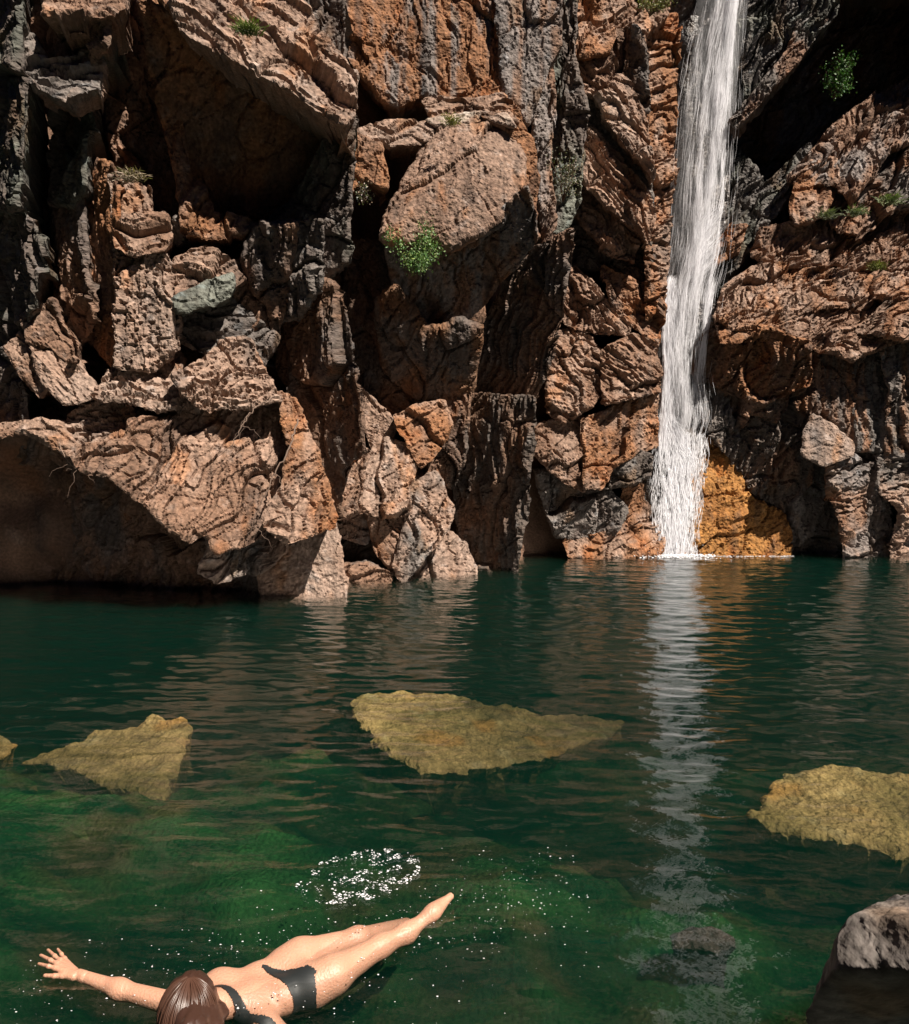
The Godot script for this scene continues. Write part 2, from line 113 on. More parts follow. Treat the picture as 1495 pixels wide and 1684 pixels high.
	["rock_block", "tan", "rust", 1.6, 45, 0.12, 0.09, 0.044, 0, 0, [3.39, 3.63, -20.76, 4.39, 4.03, -21.02, 5.38, 4.34, -21.26, 5.40, 3.04, -20.99, 4.85, 2.87, -20.86, 4.17, 2.46, -20.65, 3.83, 1.92, -20.47, 3.44, 1.98, -20.41]],
	["rock_block", "grey", "dark", 1.4, 40, 0.16, 0.08, 0.044, 0, 0, [2.19, 2.30, -20.81, 2.64, 2.23, -20.82, 3.43, 1.81, -20.91, 4.08, 1.75, -20.93, 4.59, 1.26, -21.03, 4.30, 0.66, -21.16, 3.48, 0.53, -21.18, 2.76, 0.59, -21.17, 2.41, 1.42, -21.00]],
	["rock_block", "varn", "grey", 1, 30, 0.14, 0.06, 0.044, 0, 0, [4.26, 2.46, -21.06, 4.88, 2.84, -20.98, 5.20, 2.71, -20.94, 5.14, 2.23, -20.95, 4.74, 1.97, -21.00, 4.17, 1.91, -21.07]],
	["rock_block", "rust", "tan", 1.4, 30, 0.14, 0.08, 0.045, 0, 0, [4.67, 1.90, -21.43, 5.30, 2.23, -21.62, 5.62, 2.06, -21.65, 5.65, 0.00, -21.30, 4.28, 0.03, -21.02, 3.10, 0.06, -20.77, 3.04, 0.46, -20.83, 3.44, 0.52, -20.93, 4.33, 0.66, -21.14, 4.72, 1.14, -21.31]],
	["wet_wall", "greyw", "varn", 1.6, 86, 0.1, 0.06, 0.047, 0, 0, [6.03, 16.57, -23.01, 8.48, 16.66, -23.15, 8.21, 14.55, -22.96, 7.73, 12.11, -22.72, 7.60, 9.87, -22.52, 7.34, 7.98, -22.34, 6.97, 5.93, -22.14, 6.71, 3.57, -21.92, 6.94, 2.56, -21.84, 6.74, -0.11, -21.59, 5.21, -0.10, -21.50, 5.51, 3.56, -21.85, 5.68, 7.28, -22.19, 5.98, 10.35, -22.47]],
	["rock_face", "greyd", "lichen", 1.6, 62, 0.08, 0.16, 0.035, 0, 0, [7.63, 15.95, -22.01, 10.13, 15.46, -21.21, 9.93, 14.31, -21.39, 9.14, 13.43, -21.72, 8.31, 12.63, -22.05, 7.75, 11.83, -22.29, 7.52, 12.27, -22.33, 7.58, 13.67, -22.20]],
	["rock_ridge", "brown", "grey", 1, 55, 0.1, 0.12, 0.034, 0, 0, [9.71, 15.75, -21.68, 10.34, 15.73, -21.64, 9.96, 14.47, -21.51, 9.08, 13.24, -21.42, 8.18, 12.28, -21.35, 7.47, 11.47, -21.30, 7.35, 11.61, -21.32, 8.02, 12.38, -21.37, 8.90, 13.45, -21.45]],
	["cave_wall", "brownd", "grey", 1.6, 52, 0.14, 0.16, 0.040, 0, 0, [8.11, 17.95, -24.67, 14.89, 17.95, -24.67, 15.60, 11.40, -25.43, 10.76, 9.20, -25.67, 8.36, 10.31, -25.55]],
	["rock_slope", "greyd", "lichen", 1.4, 52, 0.1, 0.16, 0.036, 0, 0, [7.71, 9.95, -22.76, 8.18, 11.38, -22.98, 8.78, 10.43, -22.70, 9.97, 11.45, -22.74, 9.23, 9.87, -22.52, 8.36, 8.66, -22.40, 7.50, 7.47, -22.28, 7.30, 8.00, -22.42]],
	["rock_slope", "brown", "greyp", 1.4, 52, 0.12, 0.18, 0.036, 0, 0, [9.16, 10.34, -21.97, 10.55, 11.87, -22.54, 11.88, 12.84, -22.87, 13.79, 14.03, -23.25, 13.29, 11.60, -22.29, 11.88, 11.05, -22.13, 10.63, 9.55, -21.55, 10.41, 10.12, -21.81]],
	["rock_slab", "rust", "tan", 1.2, 72, 0.08, 0.1, 0.046, 0, 0, [9.34, 10.16, -21.92, 9.79, 10.77, -22.08, 10.42, 10.85, -22.13, 10.43, 10.18, -21.99, 10.09, 9.30, -21.77, 9.22, 9.00, -21.66, 9.19, 9.45, -21.76]],
	["rock_slope", "brown", "grey", 1.4, 50, 0.14, 0.16, 0.035, 0, 0, [10.49, 10.22, -22.11, 10.83, 9.75, -21.96, 11.81, 10.92, -22.32, 13.43, 11.59, -22.51, 13.14, 9.68, -21.94, 11.96, 9.50, -21.89, 11.04, 8.78, -21.67, 10.40, 8.96, -21.72, 10.24, 9.50, -21.89]],
	["rock_slope", "brown", "tan", 1.4, 55, 0.16, 0.14, 0.036, 0, 0, [8.43, 8.92, -22.15, 9.49, 9.19, -22.28, 10.62, 9.14, -22.32, 11.36, 8.94, -22.31, 12.32, 9.64, -22.55, 13.57, 9.81, -22.66, 13.32, 7.93, -22.14, 11.57, 7.73, -21.99, 9.89, 8.06, -21.99, 9.02, 7.87, -21.89, 8.20, 8.21, -21.94]],
	["rock_slope", "rust", "brown", 1.2, 55, 0.1, 0.12, 0.035, 0, 0, [7.18, 8.52, -21.89, 7.59, 9.03, -21.95, 7.95, 9.00, -21.95, 7.74, 8.35, -21.87, 7.17, 8.02, -21.83]],
	["rock_ledge", "tan", "rust", 1.4, 42, 0.12, 0.14, 0.034, 0, 0, [6.92, 6.39, -21.01, 7.30, 7.27, -21.42, 8.11, 7.82, -21.68, 9.12, 7.90, -21.74, 10.28, 7.83, -21.74, 11.41, 7.62, -21.68, 13.11, 7.74, -21.78, 12.88, 6.77, -21.35, 11.26, 6.94, -21.38, 9.40, 6.65, -21.20, 8.19, 6.22, -20.97, 7.36, 6.05, -20.86]],
	["rock_block", "tan", "brown", 1.4, 42, 0.12, 0.12, 0.034, 0, 0, [11.12, 6.40, -21.07, 11.69, 6.91, -21.26, 12.91, 7.27, -21.43, 12.69, 5.75, -20.98, 11.69, 5.74, -20.92, 10.75, 6.06, -20.96]],
	["rock_ledge", "brown", "tan", 1.2, 45, 0.12, 0.12, 0.034, 0, 0, [7.93, 6.25, -21.14, 9.48, 6.78, -21.38, 11.34, 6.94, -21.52, 11.07, 6.12, -21.27, 11.70, 5.79, -21.21, 10.47, 5.28, -21.00, 9.52, 5.60, -21.03, 8.55, 5.82, -21.04]],
	["rock_face", "brownd", "rust", 1.6, 60, 0.12, 0.08, 0.045, 0, 0, [6.51, 5.55, -21.81, 7.17, 6.60, -21.29, 7.44, 6.12, -21.28, 8.05, 6.13, -21.01, 9.17, 5.60, -20.62, 9.28, 4.62, -20.81, 8.37, 4.19, -21.32, 7.35, 4.55, -21.68, 6.60, 5.03, -21.88]],
	["rock_ledge", "tan", "rust", 0.8, 25, 0.1, 0.08, 0.044, 0, 0, [7.01, 6.23, -20.99, 7.55, 6.48, -21.14, 8.28, 6.34, -21.12, 7.97, 6.06, -20.96, 7.32, 5.71, -20.74, 7.01, 5.78, -20.76]],
	["rock_face", "varn", "brown", 1.6, 70, 0.18, 0.09, 0.046, 0, 0, [6.65, 4.96, -21.82, 7.54, 4.55, -21.76, 8.54, 4.21, -21.65, 9.60, 4.67, -21.31, 9.97, 3.55, -21.55, 9.86, 2.05, -21.97, 9.34, 1.19, -22.29, 8.48, 1.70, -22.32, 7.74, 2.63, -22.22, 7.01, 3.51, -22.13]],
	["rock_slab", "grey", "dark", 1, 80, 0.12, 0.14, 0.035, 0, 0, [6.87, 4.39, -21.74, 7.50, 4.23, -21.81, 7.83, 3.23, -21.85, 7.70, 2.73, -21.83, 7.06, 3.39, -21.76]],
	["rock_wall", "brown", "dark", 1.6, 89, 0.1, 0.09, 0.045, 0, 4, [9.69, 5.68, -21.57, 10.78, 5.40, -21.63, 10.97, 3.72, -21.64, 10.85, 3.06, -21.63, 9.87, 3.78, -21.57, 9.69, 4.54, -21.56]],
	["rock_wall", "greyd", "brown", 1.6, 89, 0.12, 0.1, 0.046, 0, 4, [10.90, 5.38, -21.73, 11.63, 5.70, -21.69, 11.89, 4.55, -21.67, 11.81, 2.89, -21.68, 11.04, 2.89, -21.73]],
	["rock_wall", "grey", "brown", 1.6, 89, 0.12, 0.1, 0.045, 0, 4, [11.50, 5.73, -21.44, 12.92, 5.71, -21.35, 13.01, 2.88, -21.35, 11.78, 2.82, -21.43, 11.79, 4.52, -21.43]],
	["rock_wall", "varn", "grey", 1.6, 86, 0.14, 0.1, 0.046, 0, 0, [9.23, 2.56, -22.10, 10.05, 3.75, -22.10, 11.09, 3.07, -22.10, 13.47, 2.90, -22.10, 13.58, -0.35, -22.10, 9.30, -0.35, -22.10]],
	["perched_boulder", "tanp", "greyp", 1.2, 20, 0.05, 0.04, 0.044, 0, 2, [9.49, 3.74, -20.95, 10.13, 3.45, -21.00, 10.56, 3.00, -20.99, 10.52, 2.78, -20.95, 9.74, 2.52, -20.80, 9.17, 2.77, -20.76, 9.30, 3.32, -20.86]],
	["rock_stack", "greyp", "brown", 1.2, 15, 0.14, 0.1, 0.045, 0, 0, [10.01, 2.46, -21.15, 10.72, 2.69, -21.29, 11.11, 2.39, -21.33, 11.15, 1.41, -21.28, 11.11, 0.01, -21.19, 10.57, 0.02, -21.10, 10.40, 1.09, -21.13, 10.08, 1.74, -21.12]],
	["rock_stack", "grey", "tan", 1.2, 10, 0.16, 0.1, 0.045, 0, 0, [11.65, 2.72, -21.38, 13.19, 2.89, -21.64, 13.18, -0.10, -21.46, 11.90, -0.07, -21.25, 12.09, 1.24, -21.36, 11.62, 1.74, -21.31]],
	["rock_stack", "dark", "grey", 1.2, 80, 0.14, 0.1, 0.045, 0, 0, [11.23, 2.39, -21.55, 11.79, 2.56, -21.62, 11.82, 1.39, -21.62, 12.23, -0.04, -21.66, 11.33, -0.03, -21.56]],
	["gold_boulder", "gold", "goldd", 1.4, 30, 0.1, 0.05, 0.046, 0, 0, [7.04, 3.45, -22.33, 7.35, 3.25, -22.32, 7.77, 2.60, -22.21, 8.34, 1.61, -22.04, 9.20, 1.10, -22.03, 9.37, 0.53, -21.91, 9.35, -0.05, -21.76, 6.15, 0.00, -21.30, 6.48, 1.89, -21.85, 6.81, 3.24, -22.24]],
	["rock_wall", "dark", "brown", 2, 88, 0.2, 0.08, 0.120, 0, 0, [-13.17, 16.95, -15.72, -7.22, 17.71, -16.29, -6.37, 11.80, -15.63, -9.66, 11.50, -15.32, -12.84, 11.44, -15.03]],
	["rock_wall", "brown", "dark", 2, 88, 0.2, 0.08, 0.120, 0, 0, [-7.09, 17.42, -15.99, -2.25, 18.07, -16.44, -2.19, 11.84, -15.69, -3.79, 11.75, -15.55, -6.25, 11.62, -15.33]],
	["rock_wall", "brown", "greyp", 2, 88, 0.2, 0.08, 0.120, 0, 0, [-2.75, 18.68, -18.13, 2.47, 18.74, -18.49, 2.43, 13.16, -17.89, -2.70, 12.92, -17.50]],
	["rock_wall", "brown", "dark", 2, 88, 0.2, 0.08, 0.120, 0, 0, [2.91, 20.73, -21.76, 6.00, 20.89, -21.95, 5.68, 15.29, -21.43, 2.89, 15.18, -21.25]],
	["rock_wall", "greyw", "varn", 2, 88, 0.2, 0.08, 0.120, 0, 0, [6.11, 21.76, -22.99, 8.70, 21.89, -23.14, 8.29, 16.00, -22.61, 5.89, 15.91, -22.47]],
	["rock_wall", "dark", "brown", 4, 70, 0.2, 0.08, 0.120, 0, 0, [10.06, 20.38, -21.35, 15.84, 19.97, -20.53, 16.06, 15.04, -20.53, 12.69, 15.49, -21.01, 11.09, 15.50, -21.23, 10.06, 15.25, -21.37]],
	["rock_wall", "brown", "dark", 2, 70, 0.2, 0.08, 0.120, 0, 0, [13.19, 16.27, -22.53, 18.06, 15.38, -21.07, 18.83, -0.22, -21.07, 13.76, -0.40, -22.53]],
	["rock_wall", "brown", "dark", 2, 80, 0.2, 0.08, 0.120, 0, 0, [-13.60, 11.81, -15.65, -9.99, 12.71, -16.75, -10.46, -0.79, -16.75, -14.23, -0.77, -15.65]],
]

const THINGS := {
	"gold_boulder": ["boulder", "golden orange algae stained boulder beside the foot of the waterfall", "boulder"],
	"perched_boulder": ["boulder", "pale angular boulder jutting from the dark wall right of the golden boulder", "boulder"],
	"boulder_block": ["boulder", "smooth pale tan block standing at the waterline below the left cliff", "boulder"],
}

var table := PackedFloat32Array()
var n_low := FastNoiseLite.new()
var n_mid := FastNoiseLite.new()
var n_fine := FastNoiseLite.new()
var n_wave := FastNoiseLite.new()
var results := []
var mats := {}
var used_names := {}


func _ready() -> void:
	light_and_camera()
	make_noise()
	make_materials()
	build_cliff()
	build_pool()
	build_boulders()
	build_waterfall()
	build_plants()
	build_swimmer()
	build_foam()


func light_and_camera() -> void:
	var camera := Camera3D.new()
	camera.name = "camera"
	camera.fov = 66.0
	camera.near = 0.1
	camera.far = 600.0
	camera.position = Vector3(0, 2.4, 0)
	camera.rotation_degrees = Vector3(-3.2, 0, 0)
	add_child(camera)
	camera.current = true
	var sky_look := ProceduralSkyMaterial.new()
	sky_look.sky_top_color = Color(0.16, 0.30, 0.58)
	sky_look.sky_horizon_color = Color(0.50, 0.60, 0.74)
	sky_look.sky_curve = 0.12
	sky_look.ground_bottom_color = Color(0.10, 0.08, 0.06)
	sky_look.ground_horizon_color = Color(0.20, 0.17, 0.14)
	sky_look.sun_angle_max = 4.0
	var sky := Sky.new()
	sky.sky_material = sky_look
	var env := Environment.new()
	env.background_mode = Environment.BG_SKY
	env.sky = sky
	env.background_energy_multiplier = 0.1
	env.tonemap_mode = Environment.TONE_MAPPER_LINEAR
	env.tonemap_exposure = 2.15
	env.sdfgi_enabled = true
	env.ssao_enabled = true
	env.ssil_enabled = true
	env.volumetric_fog_enabled = true
	env.volumetric_fog_density = 0.0
	var world := WorldEnvironment.new()
	world.name = "world"
	world.environment = env
	add_child(world)
	var sun := DirectionalLight3D.new()
	sun.name = "sun"
	sun.light_color = Color(1.0, 0.96, 0.905)
	sun.light_energy = 1.6
	sun.light_angular_distance = 0.5
	sun.shadow_enabled = true
	add_child(sun)
	sun.look_at_from_position(Vector3(0.44, 0.80, 0.42) * 50.0, Vector3.ZERO)


func make_noise() -> void:
	var rng := RandomNumberGenerator.new()
	rng.seed = 20417
	for i in 4096:
		table.append(rng.randf())
	for pair in [[n_low, 11], [n_mid, 23], [n_fine, 37], [n_wave, 53]]:
		pair[0].noise_type = FastNoiseLite.TYPE_SIMPLEX_SMOOTH
		pair[0].seed = pair[1]
		pair[0].frequency = 1.0
		pair[0].fractal_type = FastNoiseLite.FRACTAL_FBM
	n_low.fractal_octaves = 2
	n_mid.fractal_octaves = 3
	n_fine.fractal_octaves = 2
	n_wave.fractal_type = FastNoiseLite.FRACTAL_NONE


func noise_picture(size: int, frequency: float, octaves: int, seed_: int, dark: Color, light: Color, normal := 0.0, kind := FastNoiseLite.TYPE_SIMPLEX_SMOOTH) -> NoiseTexture2D:
	var f := FastNoiseLite.new()
	f.noise_type = kind
	f.seed = seed_
	f.frequency = frequency
	f.fractal_octaves = octaves
	var t := NoiseTexture2D.new()
	t.width = size
	t.height = size
	t.seamless = true
	t.noise = f
	if normal > 0.0:
		t.as_normal_map = true
		t.bump_strength = normal
	else:
		var g := Gradient.new()
		g.set_color(0, dark)
		g.set_color(1, light)
		t.color_ramp = g
	return t


func make_materials() -> void:
	var grain := noise_picture(1024, 0.02, 6, 5, Color(0.62, 0.61, 0.60), Color(1, 1, 1))
	var relief := noise_picture(1024, 0.012, 7, 8, Color.BLACK, Color.WHITE)
	var rock := StandardMaterial3D.new()
	rock.vertex_color_use_as_albedo = true
	rock.albedo_texture = grain
	rock.roughness = 0.85
	rock.metallic_specular = 0.35
	rock.heightmap_enabled = true
	rock.heightmap_texture = relief
	rock.heightmap_scale = 4.0
	rock.uv1_triplanar = true
	rock.uv1_world_triplanar = true
	rock.uv1_scale = Vector3(0.6, 0.6, 0.6)
	mats.rock = rock
	var wet: StandardMaterial3D = rock.duplicate()
	wet.roughness = 0.38
	wet.metallic_specular = 0.5
	mats.wet_rock = wet
	var bed: StandardMaterial3D = rock.duplicate()
	bed.roughness = 1.0
	bed.metallic_specular = 0.1
	bed.heightmap_scale = 3.0
	bed.uv1_scale = Vector3.ONE * 1.3
	mats.bed = bed
	var water := StandardMaterial3D.new()
	water.transparency = BaseMaterial3D.TRANSPARENCY_ALPHA
	water.albedo_color = Color(0.05, 0.16, 0.10, 0.03)
	water.roughness = 0.03
	water.metallic_specular = 0.5
	water.normal_enabled = true
	water.normal_texture = noise_picture(1024, 0.03, 3, 77, Color.BLACK, Color.WHITE, 6.0)
	water.normal_scale = 0.10
	water.uv1_triplanar = true
	water.uv1_world_triplanar = true
	water.uv1_scale = Vector3(0.35, 0.35, 0.7)
	mats.water = water


# ------------------------------------------------------------------ naming
func numbered(called: String) -> String:
	used_names[called] = used_names.get(called, 0) + 1
	return called if used_names[called] == 1 else "%s_%03d" % [called, used_names[called] - 1]


func tag(o: Node, label: String, category: String, group := "", kind := "") -> void:
	o.set_meta("label", label)
	o.set_meta("category", category)
	if group:
		o.set_meta("group", group)
	if kind:
		o.set_meta("kind", kind)


func structure(called: String) -> Node3D:
	var o := Node3D.new()
	o.name = called
	o.set_meta("kind", "structure")
	add_child(o)
	return o


func put(called: String, mesh: Mesh, material: Material, parent: Node) -> MeshInstance3D:
	var o := MeshInstance3D.new()
	o.name = numbered(called) if parent == self else called
	o.mesh = mesh
	o.material_override = material
	parent.add_child(o, true)
	return o


# ------------------------------------------------------------------ rock
# Nearest and second nearest of scattered points: (tilted plane of the nearest, gap between the two, its random number).
func plates(x: float, y: float, salt: int) -> Vector3:
	var ix := floori(x)
	var iy := floori(y)
	var best := 9.0
	var next := 9.0
	var at := 0
	var bx := 0.0
	var by := 0.0
	for dj in range(-1, 2):
		for di in range(-1, 2):
			var k := ((((ix + di) * 73856093) ^ ((iy + dj) * 19349663) ^ salt) & 1023) * 4
			var ox := ix + di + table[k] - x
			var oy := iy + dj + table[k + 1] - y
			var d := ox * ox + oy * oy
			if d < best:
				next = best
				best = d
				at = k
				bx = ox
				by = oy
			elif d < next:
				next = d
	var turn := table[at + 3] * TAU
	return Vector3(table[at + 2] - 0.5 + 0.75 * (cos(turn) * bx + sin(turn) * by), sqrt(next) - sqrt(best), table[at + 2])


func rock_colour(p: Vector3, c0: Color, c1: Color, id: float, streaked: bool) -> Color:
	var t := smoothstep(-0.25, 0.35, n_mid.get_noise_3d(p.x * 0.9, p.y * 0.45, p.z * 0.9))
	if streaked:
		t = smoothstep(-0.1, 0.3, n_mid.get_noise_3d(p.x * 1.9, p.y * 0.11, p.z * 1.9))
	var c := c0.lerp(c1, t)
	var dark := smoothstep(0.18, 0.50, n_mid.get_noise_3d(p.x * 1.5 + 40.0, p.y * (0.13 if streaked else 0.32), p.z * 1.5))
	c = c.lerp(Color(0.05, 0.042, 0.04), dark * (0.7 if streaked else 0.45))
	var pale := smoothstep(0.30, 0.55, n_mid.get_noise_3d(p.x * 2.6, p.y * 2.6 + 90.0, p.z * 2.6))
	c = c.lerp(Color(c.r * 1.15 + 0.02, c.g * 1.25 + 0.03, c.b * 1.35 + 0.035), pale * 0.8)
	var rusty := smoothstep(0.25, 0.5, n_mid.get_noise_3d(p.x * 1.1 - 70.0, p.y * 0.6, p.z * 1.1))
	c = c.lerp(Color(c.r * 1.1, c.g * 0.85, c.b * 0.62), rusty * 0.8)
	var k := 0.76 + 0.42 * id + 0.5 * n_fine.get_noise_3d(p.x * 9.0, p.y * 9.0, p.z * 9.0)
	return Color(maxf(c.r * k, 0.01), maxf(c.g * k, 0.008), maxf(c.b * k, 0.006))


func rock_piece(which: int) -> void:
	var row: Array = pieces[which]
	results[which] = rock_mesh(row, which)


func rock_mesh(row: Array, which: int) -> Array:
	var c0: Color = PALETTE[row[1]]
	var c1: Color = PALETTE[row[2]]
	var deep: float = row[3]
	var fa: float = row[5]
	var sa: float = row[6]
	var step: float = row[7]
	var swell: float = row[8]
	var flags: int = row[9]
	var flat_face := (flags & 2) != 0
	var pitted := (flags & 1) != 0
	var streaked := (flags & 4) != 0
	var raw: Array = row[10]
	var corners := PackedVector3Array()
	for i in range(0, raw.size(), 3):
		corners.append(Vector3(raw[i], raw[i + 1], raw[i + 2]))
	var c := Vector3.ZERO
	for p in corners:
		c += p
	c /= corners.size()
	var n := Vector3.ZERO
	for i in corners.size():
		n += (corners[i] - c).cross(corners[(i + 1) % corners.size()] - c)
	n = n.normalized()
	if n.dot(Vector3(0, 2.4, 0) - c) < 0.0:
		n = -n
	var back := Vector3(c.x * 0.035, 0.05 - n.y * 0.10, -1.0).normalized()
	if n.y > 0.8:
		back = -n
	var lie := Vector3(cos(deg_to_rad(row[4])), sin(deg_to_rad(row[4])), 0.0)
	if absf(n.y) > 0.8:
		lie = Vector3(cos(deg_to_rad(row[4])), 0.0, -sin(deg_to_rad(row[4])))
	var u := (lie - n * lie.dot(n)).normalized()
	var w := n.cross(u)
	var poly := PackedVector2Array()
	var lo := Vector2(1e9, 1e9)
	var hi := -lo
	for p in corners:
		var q := Vector2((p - c).dot(u), (p - c).dot(w))
		poly.append(q)
		lo = lo.min(q)
		hi = hi.max(q)
	var m := poly.size()
	lo -= Vector2.ONE * 0.3
	hi += Vector2.ONE * 0.3
	var nx := int(ceil((hi.x - lo.x) / step)) + 1
	var ny := int(ceil((hi.y - lo.y) / step)) + 1
	var size := minf(hi.x - lo.x, hi.y - lo.y) * 0.5
	var rag := clampf(size * 0.07, 0.015, 0.06)
	if which >= 500:
		rag = 0.11
	var grow := 0.0 if which >= 500 else clampf(size * 0.12, 0.02, 0.09)
	var sd := PackedFloat32Array()
	sd.resize(nx * ny)
	for j in ny:
		for i in nx:
			var q := lo + Vector2(i, j) * step
			var best := 1e9
			var inside := false
			var a := poly[m - 1]
			for k in m:
				var b := poly[k]
				var e := b - a
				var g := q - a
				var t := clampf(g.dot(e) / maxf(e.length_squared(), 1e-9), 0.0, 1.0)
				var d := (g - e * t).length_squared()
				if d < best:
					best = d
				if (a.y > q.y) != (b.y > q.y) and q.x < a.x + (q.y - a.y) / (b.y - a.y) * e.x:
					inside = not inside
				a = b
			var s := sqrt(best)
			if not inside:
				s = -s
			s += grow
			if s > -0.3 and s < 0.3:
				s += rag * (n_mid.get_noise_3d(q.x * 1.6, q.y * 1.6, which * 7.0) + 0.5 * n_mid.get_noise_3d(q.x * 6.0, q.y * 6.0, which * 7.0))
			sd[j * nx + i] = s
	var keep := PackedByteArray()
	keep.resize(nx * ny)
	var number := PackedInt32Array()
	number.resize(nx * ny)
	number.fill(-1)
	var verts := PackedVector3Array()
	var colours := PackedColorArray()
	var outs := PackedVector3Array()
	var index := PackedInt32Array()
	var round_ := clampf(size * 0.10, 0.015, 0.05)
	var salt := which * 977
	for j in ny - 1:
		for i in nx - 1:
			var k := j * nx + i
			if sd[k] > 0.0 or sd[k + 1] > 0.0 or sd[k + nx] > 0.0 or sd[k + nx + 1] > 0.0:
				keep[k] = 1
				for v in [k, k + 1, k + nx, k + nx + 1]:
					if number[v] == -1:
						number[v] = verts.size()
						var vi: int = v % nx
						var vj: int = v / nx
						var q := lo + Vector2(vi, vj) * step
						var s := sd[v]
						var grad := Vector2(sd[vj * nx + mini(vi + 1, nx - 1)] - sd[vj * nx + maxi(vi - 1, 0)], sd[mini(vj + 1, ny - 1) * nx + vi] - sd[maxi(vj - 1, 0) * nx + vi])
						grad = grad / maxf(grad.length(), 1e-6)
						if s <= 0.0:
							q -= grad * maxf(s, -1.2 * step)
							s = 0.0
						var p := c + u * q.x + w * q.y
						# bent coordinates, long along the bedding
						var bend := n_low.get_noise_3d(p.x * 0.7, p.y * 0.7, p.z * 0.7)
						var bend2 := n_low.get_noise_3d(p.x * 0.7 + 31.0, p.y * 0.7, p.z * 0.7)
						var bx := q.x + bend * 0.35
						var by := q.y + bend2 * 0.35
						var big := plates(bx * 0.5, by * 0.85, salt)
						var small := plates(bx * 2.1 + 9.0, by * 4.2, salt + 5)
						var bands := plates(bx * (0.6 if sa < 0.11 else 0.4), by * (7.5 if sa < 0.11 else 11.0) + bend * 1.5, salt + 9)
						var h := fa * 1.9 * big.x + fa * 0.6 * small.x + sa * 0.9 * bands.x
						h += 0.07 * fa / 0.1 * bend
						h += 0.035 * n_mid.get_noise_3d(p.x * 3.0, p.y * 3.0, p.z * 3.0)
						h += 0.012 * n_fine.get_noise_3d(p.x * 14.0, p.y * 14.0, p.z * 14.0)
						if not flat_face:
							h -= minf(fa, 0.14) * (1.1 * smoothstep(0.06, 0.0, big.y) + 0.45 * smoothstep(0.08, 0.0, small.y))
						if pitted:
							h -= 0.09 * smoothstep(0.22, 0.4, n_mid.get_noise_3d(p.x * 7.0, p.y * 7.0, p.z * 7.0 + 50.0))
						h += swell * sqrt(clampf(s / size, 0.0, 1.0))
						var edge := 1.0 - clampf(s / round_, 0.0, 1.0)
						h = lerpf(h, minf(h, 0.0) * 0.7, edge * 0.6) - round_ * 0.7 * edge * edge
						var place := p + n * h
						verts.append(place)
						colours.append(rock_colour(place, c0, c1, big.z * 0.35 + small.z * 0.25 + bands.z * (0.4 if sa < 0.07 else 0.75), streaked))
						outs.append(-(u * grad.x + w * grad.y))
	var rim := {}
	var rings := [0.07, 0.16, 0.30, 0.52, 0.85, 1.35, 2.1, 3.2]
	while rings.size() > 1 and rings[rings.size() - 2] >= deep:
		rings.pop_back()
	for j in ny - 1:
		for i in nx - 1:
			var k := j * nx + i
			if not keep[k]:
				continue
			var a := number[k]
			var b := number[k + 1]
			var d := number[k + nx]
			var e := number[k + nx + 1]
			# clockwise seen from the front
			index.append_array([a, d, b, b, d, e] if (i + j) % 2 == 0 else [a, d, e, a, e, b])
			var sides := []
			if j == 0 or not keep[k - nx]:
				sides.append([a, b])
			if i == nx - 2 or not keep[k + 1]:
				sides.append([b, e])
			if j == ny - 2 or not keep[k + nx]:
				sides.append([e, d])
			if i == 0 or not keep[k - 1]:
				sides.append([d, a])
			for side in sides:
				for v in side:
					if not rim.has(v):
						rim[v] = verts.size()
						var from := verts[v]
						for r in rings.size():
							var off: float = rings[r]
							var p := from + back * off
							var jut := 0.11 * n_mid.get_noise_3d(p.x * 1.6, p.y * 1.6, p.z * 1.6) + 0.03 * n_mid.get_noise_3d(p.x * 5.0, p.y * 5.0, p.z * 5.0)
							p += outs[v] * (jut * minf(off * 4.0, 1.0) - (0.45 if n.y > 0.8 else 0.16) * off)
							verts.append(p)
							colours.append(rock_colour(p, c0, c1, 0.5, streaked))
				var s0: int = rim[side[0]]
				var s1: int = rim[side[1]]
				index.append_array([side[0], side[1], s0, side[1], s1, s0])
				for r in rings.size() - 1:
					index.append_array([s0 + r, s1 + r, s0 + r + 1, s1 + r, s1 + r + 1, s0 + r + 1])
	return finished(verts, index, colours, true)


func finished(verts: PackedVector3Array, index: PackedInt32Array, colours: PackedColorArray, faceted := false) -> Array:
	var normals := PackedVector3Array()
	normals.resize(verts.size())
	for t in range(0, index.size(), 3):
		var a := index[t]
		var b := index[t + 1]
		var d := index[t + 2]
		var f := (verts[d] - verts[a]).cross(verts[b] - verts[a])
		normals[a] += f
		normals[b] += f
		normals[d] += f
	for i in normals.size():
		normals[i] = normals[i].normalized()
	var arrays := []
	arrays.resize(Mesh.ARRAY_MAX)
	arrays[Mesh.ARRAY_VERTEX] = verts
	if not faceted:
		arrays[Mesh.ARRAY_NORMAL] = normals
	arrays[Mesh.ARRAY_INDEX] = index
	if colours.size():
		arrays[Mesh.ARRAY_COLOR] = colours
	return arrays


func mesh_of(arrays: Array) -> ArrayMesh:
	var mesh := ArrayMesh.new()
	mesh.add_surface_from_arrays(Mesh.PRIMITIVE_TRIANGLES, arrays)
	return mesh


